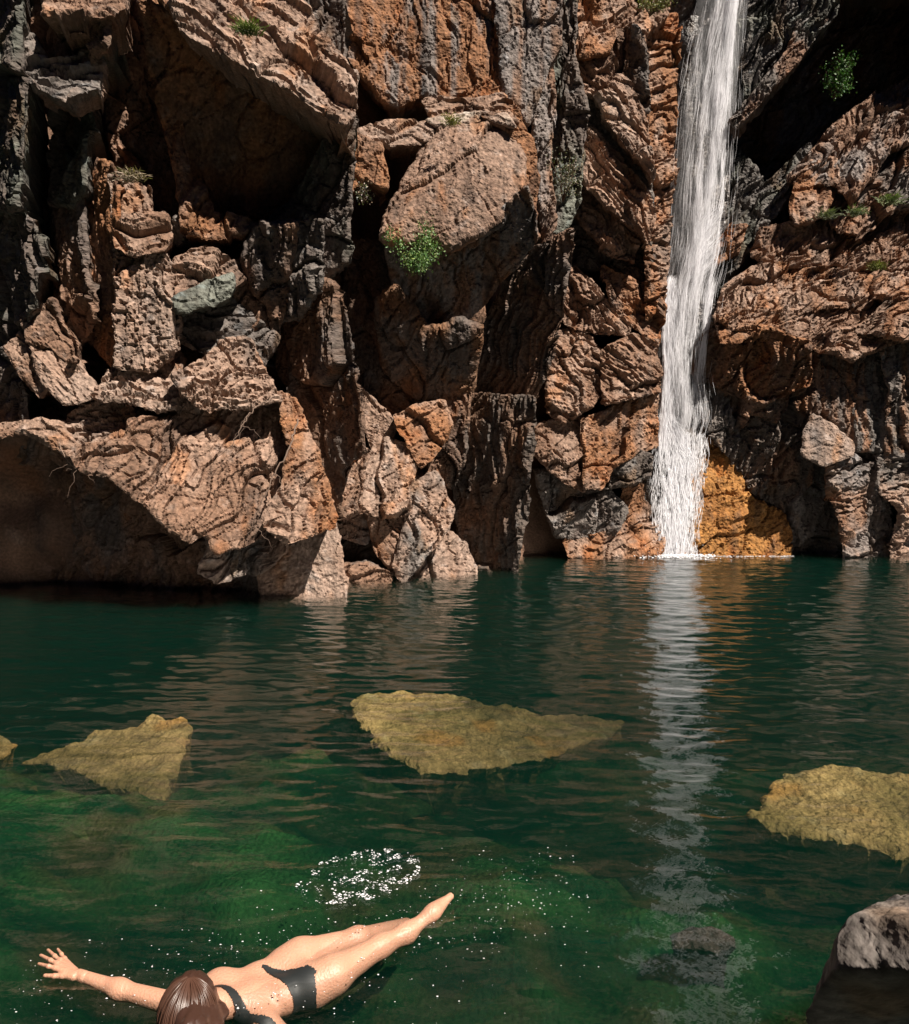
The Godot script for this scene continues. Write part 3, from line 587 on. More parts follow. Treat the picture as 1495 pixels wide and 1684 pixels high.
# how far the wall behind the pieces stands, along the cliff
func wall_line(x: float) -> float:
	var plan := PackedVector2Array([Vector2(-40, 14), Vector2(-14, 15.8), Vector2(-7.5, 16.4), Vector2(-3.5, 17.4), Vector2(-1.6, 19.2), Vector2(0.5, 20.2), Vector2(2, 21.6), Vector2(4, 22.9), Vector2(7.4, 24.2), Vector2(9, 26.6), Vector2(14, 26.6), Vector2(20, 25.0), Vector2(44, 18)])
	var k := 0
	while k < plan.size() - 2 and plan[k + 1].x < x:
		k += 1
	return lerpf(plan[k].y, plan[k + 1].y, (x - plan[k].x) / (plan[k + 1].x - plan[k].x))


func build_cliff() -> void:
	results.resize(pieces.size())
	var job := WorkerThreadPool.add_group_task(rock_piece, pieces.size(), -1, true)
	WorkerThreadPool.wait_for_group_task_completion(job)
	var cliff := structure("cliff")
	var total := 0
	for i in pieces.size():
		var row: Array = pieces[i]
		total += results[i][Mesh.ARRAY_INDEX].size() / 3
		var mesh := mesh_of(results[i])
		var look: Material = mats.wet_rock if row[1] == "greyw" else mats.rock
		if THINGS.has(row[0]):
			var o := put(THINGS[row[0]][0], mesh, look, self)
			tag(o, THINGS[row[0]][1], THINGS[row[0]][2])
		else:
			put(row[0], mesh, look, cliff)
	print("cliff triangles ", total)
	# the wall behind the pieces
	var verts := PackedVector3Array()
	var colours := PackedColorArray()
	var index := PackedInt32Array()
	var nx := 336
	var ny := 116
	for j in ny:
		for i in nx:
			var x := -40.0 + i * 0.25
			var y := -4.0 + j * 0.25
			var z := -wall_line(x) - maxf(y, 0.0) * 0.04
			z += 0.5 * plates(x * 0.6, y * 0.5, 3).x + 0.25 * n_mid.get_noise_3d(x, y, 0.0)
			var p := Vector3(x, y, z)
			verts.append(p)
			colours.append(rock_colour(p, PALETTE.brown, PALETTE.brownd, 0.5, true))
			if i and j:
				var a := (j - 1) * nx + i - 1
				index.append_array([a, a + nx, a + 1, a + 1, a + nx, a + nx + 1])
	put("rock_wall", mesh_of(finished(verts, index, colours)), mats.rock, cliff)
	# the plateau above it
	var top := structure("plateau")
	verts = PackedVector3Array()
	index = PackedInt32Array()
	colours = PackedColorArray()
	for j in 24:
		for i in 84:
			var p := Vector3(-40.0 + i, 24.7 + 0.4 * n_mid.get_noise_2d(i * 0.3, j * 0.3), -wall_line(-40.0 + i) - 0.9 - j * 1.6)
			verts.append(p)
			colours.append(rock_colour(p, PALETTE.brown, PALETTE.dark, 0.5, false))
			if i and j:
				var a := (j - 1) * 84 + i - 1
				index.append_array([a, a + 84, a + 1, a + 1, a + 84, a + 85])
	put("rock_top", mesh_of(finished(verts, index, colours)), mats.rock, top)


# ------------------------------------------------------------------ pool
func wave(x: float, z: float) -> float:
	var far := clampf((-z - 3.0) / 12.0, 0.0, 1.0)
	var h := 0.012 * n_wave.get_noise_2d(x * 0.5, z * 1.3)
	h += lerpf(0.007, 0.013, far) * n_wave.get_noise_2d(x * 1.4 + 50.0, z * 3.6 + 0.4 * n_low.get_noise_2d(x * 0.4, z * 0.4))
	h += lerpf(0.0022, 0.009, far) * n_wave.get_noise_2d(x * 3.2 - 20.0 + z * 0.8, z * 7.5)
	h += lerpf(0.0008, 0.004, far) * n_wave.get_noise_2d(x * 6.5 + 11.0, z * 12.0)
	return h


func build_pool() -> void:
	var verts := PackedVector3Array()
	var index := PackedInt32Array()
	var z := 1.0
	var rows := 0
	var nx := 500
	while z > -27.0:
		for i in nx:
			var a := (i / float(nx - 1) - 0.5)
			var x := a * lerpf(14.0, 46.0, clampf(-z / 22.0, 0.0, 1.0))
			verts.append(Vector3(x, wave(x, z), z))
		if rows:
			for i in range(1, nx):
				var b := (rows - 1) * nx + i - 1
				index.append_array([b, b + 1, b + nx, b + 1, b + nx + 1, b + nx])
		rows += 1
		z -= clampf(-z * 0.005, 0.02, 0.09)
	var pool := structure("pool_water")
	put("water_surface", mesh_of(finished(verts, index, PackedColorArray())), mats.water, pool)
	var body := FogVolume.new()
	body.name = "water_body"
	body.shape = RenderingServer.FOG_VOLUME_SHAPE_BOX
	body.size = Vector3(60, 5.0, 30)
	body.position = Vector3(0, -2.53, -13.0)
	var murk := FogMaterial.new()
	murk.albedo = Color(0.004, 0.042, 0.028).linear_to_srgb()
	murk.density = 1.3
	body.material = murk
	pool.add_child(body)
	# the bed
	verts = PackedVector3Array()
	index = PackedInt32Array()
	var colours := PackedColorArray()
	for j in 250:
		for i in 320:
			var x := -20.0 + i * 0.125
			var zz := 2.0 - j * 0.11
			var y := -0.66 + 0.5 * n_low.get_noise_2d(x * 0.22, zz * 0.3) + 0.16 * n_mid.get_noise_2d(x * 1.2, zz * 1.2) + 0.10 * n_mid.get_noise_2d(x * 3.0, zz * 4.0)
			y -= smoothstep(-8.0, -13.0, zz) * 2.6
			y += 0.7 * smoothstep(-1.0, -5.0, x) * smoothstep(-8.5, -6.0, zz)
			var p := Vector3(x, minf(y, -0.24), zz)
			verts.append(p)
			var t := smoothstep(-0.3, 0.3, n_mid.get_noise_2d(x * 0.6, zz * 1.7))
			colours.append(Color(0.012, 0.075, 0.028).lerp(Color(0.05, 0.18, 0.05), t).lerp(Color(0.15, 0.13, 0.05), 0.8 * smoothstep(0.12, 0.45, n_mid.get_noise_2d(x * 0.9 + 60.0, zz * 1.6))))
			if i and j:
				var a := (j - 1) * 320 + i - 1
				index.append_array([a, a + 1, a + 320, a + 1, a + 321, a + 320])
	var bed := structure("pool_bed")
	put("sediment", mesh_of(finished(verts, index, colours)), mats.bed, bed)
	# the bank behind the place where the picture was taken
	verts = PackedVector3Array()
	index = PackedInt32Array()
	colours = PackedColorArray()
	for j in 40:
		for i in 90:
			var x := -45.0 + i
			var y := -0.6 + 11.0 * smoothstep(2.0, 30.0, j + 2.0 * n_mid.get_noise_2d(i * 0.3, j * 0.3)) + 0.8 * n_mid.get_noise_2d(i * 0.4, j * 0.4)
			var p := Vector3(x, y * 1.15, 1.6 + j * 0.13 - 0.004 * x * x)
			verts.append(p)
			colours.append(rock_colour(p, PALETTE.brown, PALETTE.grey, 0.5, false))
			if i and j:
				var a := (j - 1) * 90 + i - 1
				index.append_array([a, a + 1, a + 90, a + 1, a + 91, a + 90])
	var bank := structure("shore_bank")
	put("rock_slope", mesh_of(finished(verts, index, colours)), mats.rock, bank)


# ------------------------------------------------------------------ boulders in and beside the pool
# name is a label here; the other columns are those of the cliff pieces
var sunken := [
	["long golden flat topped boulder under the water in the middle of the pool", "sunk", "sunkd", 0.6, 20, 0.012, 0.012, 0.03, 0, 2, [-1.08, -0.17, -7.96, -1.07, -0.17, -8.60, -0.68, -0.17, -8.93, -0.05, -0.17, -8.98, 0.57, -0.21, -8.78, 1.03, -0.29, -8.63, 1.45, -0.39, -8.73, 1.94, -0.53, -8.77, 1.64, -0.53, -8.26, 1.03, -0.41, -7.61, 0.59, -0.33, -7.27, 0.07, -0.25, -6.97, -0.31, -0.21, -6.89, -0.55, -0.19, -7.01, -0.76, -0.17, -7.51]],
	["golden triangular flat topped boulder under the water on the left", "sunk", "sunkd", 0.6, 20, 0.012, 0.012, 0.03, 0, 2, [-3.96, -0.25, -7.18, -3.67, -0.20, -7.45, -3.43, -0.17, -7.71, -3.09, -0.16, -7.93, -2.67, -0.16, -7.89, -2.55, -0.16, -7.48, -2.43, -0.21, -6.77, -2.43, -0.31, -6.39, -2.84, -0.35, -6.59, -3.35, -0.31, -6.89, -3.68, -0.27, -7.05]],
	["broad golden flat topped boulder under the water near the dark shore rock", "sunk", "sunkd", 0.6, 20, 0.012, 0.012, 0.03, 0, 2, [2.22, -0.23, -5.85, 2.55, -0.18, -6.30, 2.85, -0.15, -6.56, 3.31, -0.15, -6.65, 3.83, -0.15, -6.51, 4.38, -0.15, -6.23, 3.56, -0.23, -5.03, 3.11, -0.22, -5.26, 2.80, -0.23, -5.42, 2.55, -0.24, -5.53, 2.34, -0.24, -5.67]],
	["small golden boulder under the water cut by the left picture edge", "sunk", "sunkd", 0.6, 20, 0.012, 0.012, 0.03, 0, 2, [-4.93, -0.19, -7.68, -4.33, -0.17, -7.51, -4.14, -0.20, -7.33, -4.14, -0.27, -7.14, -4.44, -0.27, -6.90]],
	["green weedy slab under the water in front of the broad golden boulder", "weed", "sunkd", 0.6, 20, 0.012, 0.012, 0.03, 0, 2, [2.13, -0.70, -6.22, 2.46, -0.55, -6.33, 2.82, -0.46, -6.01, 3.33, -0.42, -5.62, 3.82, -0.42, -5.40, 3.67, -0.60, -5.17, 3.14, -0.62, -5.28, 2.77, -0.66, -5.51, 2.34, -0.70, -5.75]],
	["brownish green slab deep under the water between the two golden boulders", "weed", "sunkd", 0.6, 20, 0.012, 0.012, 0.03, 0, 2, [-2.01, -0.60, -7.33, -1.64, -0.50, -7.50, -1.10, -0.46, -7.49, -0.49, -0.50, -7.08, -0.25, -0.60, -6.79, -0.56, -0.70, -6.54, -1.18, -0.75, -6.58, -1.73, -0.70, -6.89]],
	["pale green slab under the water at the left picture edge", "weed", "sunk", 0.6, 20, 0.012, 0.012, 0.03, 0, 2, [-3.71, -0.40, -5.81, -3.19, -0.36, -5.86, -2.79, -0.36, -5.80, -2.57, -0.45, -5.72, -2.90, -0.60, -5.74, -3.62, -0.60, -5.65]],
	["small dark stone under the water left of the shore rock", "varn", "dark", 0.3, 20, 0.06, 0.012, 0.03, 0, 2, [1.25, -0.24, -4.37, 1.39, -0.22, -4.46, 1.56, -0.22, -4.44, 1.64, -0.24, -4.37, 1.58, -0.26, -4.28, 1.40, -0.27, -4.25, 1.27, -0.27, -4.30]],
]


func sunken_piece(which: int) -> void:
	results[which] = rock_mesh(sunken[which], which + 500)


func build_boulders() -> void:
	results.resize(sunken.size())
	var job := WorkerThreadPool.add_group_task(sunken_piece, sunken.size(), -1, true)
	WorkerThreadPool.wait_for_group_task_completion(job)
	for i in sunken.size():
		var o := put("submerged_boulder", mesh_of(results[i]), mats.bed, self)
		tag(o, sunken[i][0], "boulder", "boulders lying under the water")
	var a := Vector3(1.281, 0.934, -2.5)
	var b := Vector3(1.72, 0.825, -2.9)
	var c := Vector3(1.214, 1.012, -2.25)
	var d := Vector3(1.311, 1.030, -2.2)
	var e := Vector3(1.262, 0.26, -2.85)
	var g := Vector3(1.558, 0.497, -2.6)
	var middle := Vector3(1.9, 0.35, -2.75)
	var planes := []
	for t in [[a, b, d], [a, c, e], [c, d, g], [b, e, e + Vector3(0.3, -0.3, -0.25)], [a, e, b], [Vector3(2.6, 0, -2.5), Vector3(2.6, 1, -2.5), Vector3(2.6, 0, -3)], [Vector3(1, -0.6, -2), Vector3(2, -0.6, -2), Vector3(2, -0.6, -3)], [Vector3(2.2, 0.8, -2.1), Vector3(2.6, 0.4, -2.2), Vector3(2.2, 0.2, -2.3)]]:
		var n: Vector3 = (t[1] - t[0]).cross(t[2] - t[0]).normalized()
		if n.dot(t[0] - middle) < 0.0:
			n = -n
		planes.append(Plane(n, n.dot(t[0])))
	var o := put("shore_boulder", mesh_of(hull_rock(middle, planes, 130, PALETTE.greyd, PALETTE.grey, 0.011)), mats.rock, self)
	tag(o, "dark shaded boulder with a grey top on the near shore at lower right", "boulder")


# A rock bounded by planes, drawn on a cube-shaped mesh of directions round its middle.
func hull_rock(middle: Vector3, planes: Array, n: int, c0: Color, c1: Color, rough: float) -> Array:
	var verts := PackedVector3Array()
	var colours := PackedColorArray()
	var index := PackedInt32Array()
	for axis in 3:
		for s in [-1.0, 1.0]:
			var first := verts.size()
			for j in n + 1:
				for i in n + 1:
					var q := Vector3(tan((i / float(n) - 0.5) * PI * 0.5), tan((j / float(n) - 0.5) * PI * 0.5), s)
					var dir := Vector3(q.x, q.y, q.z) if axis == 2 else (Vector3(q.z, q.x, q.y) if axis == 0 else Vector3(q.y, q.z, q.x))
					dir = dir.normalized()
					var r := 9.0
					var soft := 0.0
					for p: Plane in planes:
						var along := dir.dot(p.normal)
						if along > 0.02:
							var x := (p.d - p.normal.dot(middle)) / along
							soft += exp(-x * 55.0)
					r = -log(maxf(soft, 1e-20)) / 55.0
					var at := middle + dir * r
					r += rough * (2.4 * n_mid.get_noise_3dv(at * 2.2) + 1.2 * n_mid.get_noise_3dv(at * 7.0) + 0.5 * n_fine.get_noise_3dv(at * 24.0))
					r += rough * 1.4 * plates(at.x * 3.0 + at.z, at.y * 5.0 + at.z * 3.0, 41).x
					at = middle + dir * r
					verts.append(at)
					colours.append(rock_colour(at, c0, c1, 0.4, false))
					if i and j:
						var k := first + (j - 1) * (n + 1) + i - 1
						index.append_array([k, k + n + 1, k + 1, k + 1, k + n + 1, k + n + 2] if s > 0.0 else [k, k + 1, k + n + 1, k + 1, k + n + 2, k + n + 1])
	return finished(verts, index, colours)


# ------------------------------------------------------------------ waterfall
# height, left edge, right edge of the falling water
const FALL := [Vector3(20.38, 7.22, 8.28), Vector3(15.89, 6.68, 7.82), Vector3(14.94, 6.57, 7.66), Vector3(13.36, 6.24, 7.53), Vector3(11.76, 6.02, 7.47), Vector3(10.15, 5.91, 7.43), Vector3(8.52, 5.84, 7.30), Vector3(7.71, 5.76, 7.18), Vector3(7.21, 5.62, 7.07), Vector3(5.90, 5.62, 6.89), Vector3(4.90, 5.66, 6.81), Vector3(3.73, 5.57, 6.97), Vector3(3.23, 5.55, 6.81), Vector3(1.89, 5.53, 6.66), Vector3(-0.01, 5.52, 6.49)]


func fall_edges(y: float) -> Vector2:
	for i in FALL.size() - 1:
		if y >= FALL[i + 1].x:
			var t := clampf(inverse_lerp(FALL[i].x, FALL[i + 1].x, y), 0.0, 1.0)
			return Vector2(lerpf(FALL[i].y, FALL[i + 1].y, t), lerpf(FALL[i].z, FALL[i + 1].z, t))
	return Vector2(FALL[-1].y, FALL[-1].z)


func fall_depth(y: float) -> float:
	return -21.55 - 0.008 * y + 0.12 * smoothstep(3.2, 0.2, y)


# share: place across the fall, 0 to 1, that may drift with height
func strand(st: Array, rng: RandomNumberGenerator, y: float, share: float, long: float, thick: float, lean: float, spread := 0.12) -> void:
	var verts: PackedVector3Array = st[0]
	var index: PackedInt32Array = st[1]
	var first := verts.size()
	var steps := 3
	var dz := rng.randf_range(-spread, spread)
	var yaw := rng.randf_range(-0.6, 0.8)
	var side := Vector3(cos(yaw), 0, -sin(yaw))
	for k in steps + 1:
		var t := k / float(steps)
		var yy := y - long * t
		var e := fall_edges(yy)
		var s := share + lean * t + 0.01 * sin(yy * 5.0 + share * 40.0)
		var p := Vector3(lerpf(e.x, e.y, s), maxf(yy, 0.0), fall_depth(yy) + dz)
		var r := thick * sin(PI * (0.06 + 0.88 * t))
		verts.append(p - side * r)
		verts.append(p + side * r)
		if k:
			var a := first + (k - 1) * 2
			index.append_array([a, a + 2, a + 1, a + 1, a + 2, a + 3])
	st[0] = verts
	st[1] = index


func build_waterfall() -> void:
	var rng := RandomNumberGenerator.new()
	rng.seed = 909
	var look := StandardMaterial3D.new()
	look.albedo_color = Color(0.93, 0.93, 0.95)
	look.roughness = 0.45
	look.backlight_enabled = true
	look.backlight = Color(0.9, 0.9, 0.9)
	mats.foam = look
	var fall := Node3D.new()
	fall.name = "waterfall"
	add_child(fall)
	tag(fall, "tall thin white waterfall dropping down the rock cleft into the pool", "waterfall")
	# the veil: thin threads over the whole width, thickest a little right of the middle
	var st := [PackedVector3Array(), PackedInt32Array()]
	var made := 0
	while made < 10000:
		var y := rng.randf_range(4.0, 21.0)
		var s := rng.randfn(0.52, 0.26)
		if made % 5 < 3:
			s = rng.randfn(lerpf(0.45, 0.76, smoothstep(7.0, 15.0, y)), 0.10)
		if n_mid.get_noise_2d(s * 4.5, y * 0.30) < rng.randf_range(-0.5, 0.35) or s < -0.12 or s > 1.12:
			continue
		made += 1
		strand(st, rng, y, s, rng.randf_range(0.25, 1.1), rng.randf_range(0.0010, 0.0036), rng.randf_range(-0.04, 0.03), 0.30)
	put("veil", mesh_of(finished(st[0], st[1], PackedColorArray())), look, fall).set_meta("kind", "stuff")
	# streaks that part from the veil
	st = [PackedVector3Array(), PackedInt32Array()]
	for i in 1400:
		var y := rng.randf_range(6.0, 21.0)
		var lane: float = [0.66, 0.44, 0.86][i % 3]
		strand(st, rng, y, lane + rng.randfn(0.0, 0.03), rng.randf_range(0.4, 1.2), rng.randf_range(0.003, 0.008), -0.03)
	for i in 260:
		strand(st, rng, rng.randf_range(8.0, 9.6), rng.randf_range(0.75, 0.95), rng.randf_range(0.6, 1.2), rng.randf_range(0.004, 0.008), -0.45)
	for i in 260:
		strand(st, rng, rng.randf_range(5.6, 7.6), rng.randf_range(0.86, 0.97), rng.randf_range(0.5, 1.0), rng.randf_range(0.003, 0.006), -0.02)
	put("streaks", mesh_of(finished(st[0], st[1], PackedColorArray())), look, fall).set_meta("kind", "stuff")
	# the white stream below the ledge
	st = [PackedVector3Array(), PackedInt32Array()]
	made = 0
	while made < 4500:
		var y := rng.randf_range(3.0, 7.6)
		var s := 0.02 + absf(rng.randfn(0.0, 0.11))
		if made % 7 == 0:
			s = rng.randf_range(0.0, 0.95)
		if n_mid.get_noise_2d(s * 7.0, y * 0.8) < rng.randf_range(-0.6, 0.2):
			continue
		made += 1
		strand(st, rng, y, s, rng.randf_range(0.15, 0.6), rng.randf_range(0.002, 0.0085), rng.randf_range(-0.02, 0.05), 0.06)
	for i in 1500:
		var y := rng.randf_range(2.7, 3.9)
		strand(st, rng, y, 0.10 + (3.9 - y) * 0.42 + rng.randfn(0.0, 0.09), rng.randf_range(0.12, 0.4), rng.randf_range(0.003, 0.010), 0.12, 0.05)
	made = 0
	while made < 8000:
		var y := rng.randf_range(0.05, 3.4)
		var s := rng.randfn(0.5, 0.27)
		if n_mid.get_noise_2d(s * 5.0, y * 0.9) < rng.randf_range(-0.8, 0.1) or s < -0.15 or s > 1.15:
			continue
		made += 1
		strand(st, rng, y, s, rng.randf_range(0.05, 0.35), rng.randf_range(0.0025, 0.011), rng.randf_range(-0.05, 0.05), 0.05)
	for s in [[20.0, 10.0, 1.4, 0.45], [15.5, 6.5, 1.5, 0.45], [9.5, 3.0, 1.1, 0.35], [2.0, -0.9, 1.2, 0.4]]:
		var e0 := fall_edges(s[0])
		var e1 := fall_edges(maxf(s[1], 0.0))
		spray(fall, Vector3((e0.x + e0.y) * 0.5, s[0], fall_depth(s[0]) - 0.15), Vector3((e1.x + e1.y) * 0.5, s[1], fall_depth(s[1]) - 0.15), s[2], 0.6, s[3])
	put("white_stream", mesh_of(finished(st[0], st[1], PackedColorArray())), look, fall).set_meta("kind", "stuff")


func spray(parent: Node, from: Vector3, to: Vector3, wide: float, deep: float, density: float) -> void:
	var v := FogVolume.new()
	v.name = "spray"
	v.shape = RenderingServer.FOG_VOLUME_SHAPE_ELLIPSOID
	v.size = Vector3(wide, from.distance_to(to), deep)
	var m := FogMaterial.new()
	m.albedo = Color(0.97, 0.97, 0.98)
	m.density = density
	v.material = m
	parent.add_child(v, true)
	var up := (from - to).normalized()
	var side := up.cross(Vector3(0, 0, 1)).normalized()
	v.transform = Transform3D(Basis(side, up, side.cross(up)), (from + to) * 0.5)


# ------------------------------------------------------------------ foam and drops
func blob(st: Array, p: Vector3, r: Vector3, rng: RandomNumberGenerator) -> void:
	var verts: PackedVector3Array = st[0]
	var index: PackedInt32Array = st[1]
	var first := verts.size()
	var turn := rng.randf() * TAU
	verts.append(p + Vector3(0, r.y, 0))
	for k in 6:
		var a := turn + k * TAU / 6.0
		var wob := rng.randf_range(0.6, 1.25)
		verts.append(p + Vector3(cos(a) * r.x * wob, rng.randf_range(-0.2, 0.3) * r.y, sin(a) * r.z * wob))
	verts.append(p - Vector3(0, r.y, 0))
	for k in 6:
		var a := first + 1 + k
		var b := first + 1 + (k + 1) % 6
		index.append_array([first, b, a, first + 7, a, b])
	st[0] = verts
	st[1] = index


func build_foam() -> void:
	var rng := RandomNumberGenerator.new()
	rng.seed = 4242
	# foot of the falls
	var st := [PackedVector3Array(), PackedInt32Array()]
	for i in 900:
		var x := rng.randfn(6.0, 0.42)
		var z := -21.35 + absf(rng.randfn(0.0, 0.28))
		blob(st, Vector3(x, rng.randf_range(0.0, 0.06), z), Vector3(0.035, 0.02, 0.03) * rng.randf_range(0.3, 1.2), rng)
	for i in 500:
		var x := rng.randfn(5.95, 0.33)
		var y := absf(rng.randfn(0.0, 0.22))
		blob(st, Vector3(x, y, -21.4 + rng.randf_range(-0.2, 0.35)), Vector3.ONE * rng.randf_range(0.004, 0.014), rng)
	for i in 260:
		var x := rng.randf_range(4.2, 9.2)
		blob(st, Vector3(x, 0.012, -21.25 + 0.16 * n_mid.get_noise_1d(x * 1.4) + rng.randf_range(-0.05, 0.05)), Vector3(0.05, 0.008, 0.02) * rng.randf_range(0.3, 1.0), rng)
	var o := put("splash_foam", mesh_of(finished(st[0], st[1], PackedColorArray())), mats.foam, self)
	tag(o, "white foam and spray where the waterfall strikes the pool", "foam", "", "stuff")
	# the kick behind the swimmer
	st = [PackedVector3Array(), PackedInt32Array()]
	for i in 3600:
		var a := rng.randf() * TAU
		var edge := 0.55 + 0.5 * sqrt(rng.randf())
		if i % 3 == 0:
			edge = rng.randf()
		var q := Vector2(cos(a) * edge, sin(a) * edge)
		if q.x < -0.1 and rng.randf() < 0.62:
			continue
		var p := Vector3(-0.557 + 0.32 * q.x + 0.1 * q.y, 0.008, -4.521 - 0.30 * q.y)
		if n_mid.get_noise_2d(p.x * 8.0, p.z * 8.0) < 0.02:
			continue
		blob(st, p, Vector3(0.0085, 0.004, 0.0065) * (0.12 + 0.95 * pow(rng.randf(), 3.0)), rng)
	o = put("kick_splash", mesh_of(finished(st[0], st[1], PackedColorArray())), mats.foam, self)
	tag(o, "ring of white bubbles kicked up behind the swimmer's feet", "splash", "", "stuff")
	# drops scattered round the body
	st = [PackedVector3Array(), PackedInt32Array()]
	for i in 1500:
		var p := Vector3(rng.randf_range(-2.1, 0.75), 0.006, rng.randf_range(-4.9, -3.2))
		var near := smoothstep(1.1, 0.1, absf(p.z + 3.95 - (p.x + 0.3) * -0.45))
		if rng.randf() > near * near:
			continue
		blob(st, p, Vector3(0.007, 0.003, 0.005) * (0.15 + 0.8 * pow(rng.randf(), 2.0)), rng)
	o = put("water_drops", mesh_of(finished(st[0], st[1], PackedColorArray())), mats.foam, self)
	tag(o, "tiny bright drops scattered on the water round the swimmer", "drops", "", "stuff")


# ------------------------------------------------------------------ plants
func tube(st: Array, path: PackedVector3Array, r0: float, r1: float, sides := 6) -> void:
	var verts: PackedVector3Array = st[0]
	var index: PackedInt32Array = st[1]
	var first := verts.size()
	for k in path.size():
		var t := k / float(path.size() - 1)
		var ahead := (path[mini(k + 1, path.size() - 1)] - path[maxi(k - 1, 0)]).normalized()
		var u := ahead.cross(Vector3(0.31, 0.22, 0.92)).normalized()
		var w := ahead.cross(u)
		var r := lerpf(r0, r1, t)
		for m in sides:
			var a := m * TAU / sides
			verts.append(path[k] + (u * cos(a) + w * sin(a)) * r)
		if k:
			for m in sides:
				var a := first + (k - 1) * sides + m
				var b := first + (k - 1) * sides + (m + 1) % sides
				index.append_array([a, a + sides, b, b, a + sides, b + sides])
	st[0] = verts
	st[1] = index


func leaf(st: Array, p: Vector3, along: Vector3, side: Vector3, long: float, wide: float, tint: Color) -> void:
	var verts: PackedVector3Array = st[0]
	var index: PackedInt32Array = st[1]
	var colours: PackedColorArray = st[2]
	var first := verts.size()
	var up := along.cross(side)
	verts.append_array([p, p + along * long * 0.5 + side * wide + up * wide * 0.3, p + along * long - up * wide * 0.4, p + along * long * 0.5 - side * wide + up * wide * 0.3])
	for k in 4:
		colours.append(tint)
	index.append_array([first, first + 1, first + 2, first, first + 2, first + 3])
	st[0] = verts
	st[1] = index
	st[2] = colours


func shrub(called: String, label: String, group: String, base: Vector3, size: Vector3, count: int, leaf_long: float, tint: Color, seed_: int) -> void:
	var rng := RandomNumberGenerator.new()
	rng.seed = seed_
	var o := Node3D.new()
	o.name = numbered(called)
	add_child(o)
	o.position = base
	tag(o, label, "shrub", group)
	var stems := [PackedVector3Array(), PackedInt32Array()]
	var leaves := [PackedVector3Array(), PackedInt32Array(), PackedColorArray()]
	var tips := []
	for b in 14:
		var to := Vector3(rng.randf_range(-0.9, 0.9), rng.randf_range(0.15, 1.9), rng.randf_range(-0.4, 1.0)) * size * 0.5
		var mid := to * 0.5 + Vector3(rng.randf_range(-0.1, 0.1), rng.randf_range(-0.05, 0.15), 0.05) * size
		tube(stems, PackedVector3Array([Vector3(0, 0, -0.08), mid * 0.5, mid, to]), 0.014, 0.003, 5)
		tips.append(to)
		tips.append(mid.lerp(to, 0.5))
		tips.append(mid)
	for i in count:
		var tip: Vector3 = tips[rng.randi() % tips.size()]
		var p: Vector3 = tip + Vector3(rng.randfn(), rng.randfn(), rng.randfn()) * size * 0.085
		var along := Vector3(rng.randfn(), rng.randfn() + 0.5, rng.randfn() + 0.4).normalized()
		var side := along.cross(Vector3(rng.randfn(), rng.randfn(), rng.randfn())).normalized()
		var k := rng.randf_range(0.55, 1.35)
		var c := Color(tint.r * k * rng.randf_range(0.8, 1.4), tint.g * k, tint.b * k * rng.randf_range(0.7, 1.2))
		leaf(leaves, p, along, side, leaf_long * rng.randf_range(0.6, 1.3), leaf_long * rng.randf_range(0.22, 0.4), c)
	put("stems", mesh_of(finished(stems[0], stems[1], PackedColorArray())), mats.bark, o)
	put("foliage", mesh_of(finished(leaves[0], leaves[1], leaves[2])), mats.leaf, o)


func tuft(label: String, group: String, base: Vector3, high: float, count: int, tint: Color, seed_: int) -> void:
	var rng := RandomNumberGenerator.new()
	rng.seed = seed_
	var st := [PackedVector3Array(), PackedInt32Array(), PackedColorArray()]
	for i in count:
		var foot := Vector3(rng.randfn() * high * 0.25, rng.randf_range(-0.1, 0.02), rng.randfn() * high * 0.12)
		var along := Vector3(rng.randfn() * 0.6, rng.randf_range(0.2, 1.0), rng.randf_range(0.0, 0.9)).normalized()
		var side := along.cross(Vector3(rng.randfn(), 0.2, rng.randfn())).normalized()
		var k := rng.randf_range(0.6, 1.35)
		var c := Color(tint.r * k, tint.g * k, tint.b * k)
		var long := high * rng.randf_range(0.4, 1.0)
		var wide := long * 0.03 + 0.004
		leaf(st, foot, along, side, long * 0.6, wide, c)
		leaf(st, foot + along * long * 0.5, (along + Vector3(0, -0.7, 0.2)).normalized(), side, long * 0.6, wide * 0.8, c)
	var o := put("grass_tuft", mesh_of(finished(st[0], st[1], st[2])), mats.leaf, self)
	o.position = base
	tag(o, label, "grass", group)


func root(label: String, points: Array, r0: float, r1: float, seed_: int) -> void:
	var curve := Curve3D.new()
	var rng := RandomNumberGenerator.new()
	rng.seed = seed_
	for i in points.size():
		var t: Vector3 = (points[mini(i + 1, points.size() - 1)] - points[maxi(i - 1, 0)]) * 0.18
		curve.add_point(points[i], -t, t)
	var path := PackedVector3Array()
	for i in 40:
		var p := curve.sample_baked(curve.get_baked_length() * i / 39.0)
		path.append(p + Vector3(n_mid.get_noise_2d(i * 0.35, seed_), n_mid.get_noise_2d(i * 0.35, seed_ + 9.0), 0.0) * 0.05)
	var st := [PackedVector3Array(), PackedInt32Array()]
	tube(st, path, r0, r1, 7)
	for b in 5:
		var at := rng.randi_range(8, 34)
		var side := PackedVector3Array()
		var go := Vector3(rng.randf_range(-1, 1), rng.randf_range(-1, 0.4), rng.randf_range(-0.1, 0.3)).normalized()
		for k in 8:
			side.append(path[at] + go * k * 0.05 + Vector3(0, -0.004 * k * k, 0) + Vector3(n_mid.get_noise_2d(k * 0.5, b), n_mid.get_noise_2d(k * 0.5, b + 7.0), 0) * 0.06)
		tube(st, side, r1 * 0.9, r1 * 0.3, 5)
	var o := put("dry_root", mesh_of(finished(st[0], st[1], PackedColorArray())), mats.dry, self)
	tag(o, label, "root", "dry roots on the left rock")


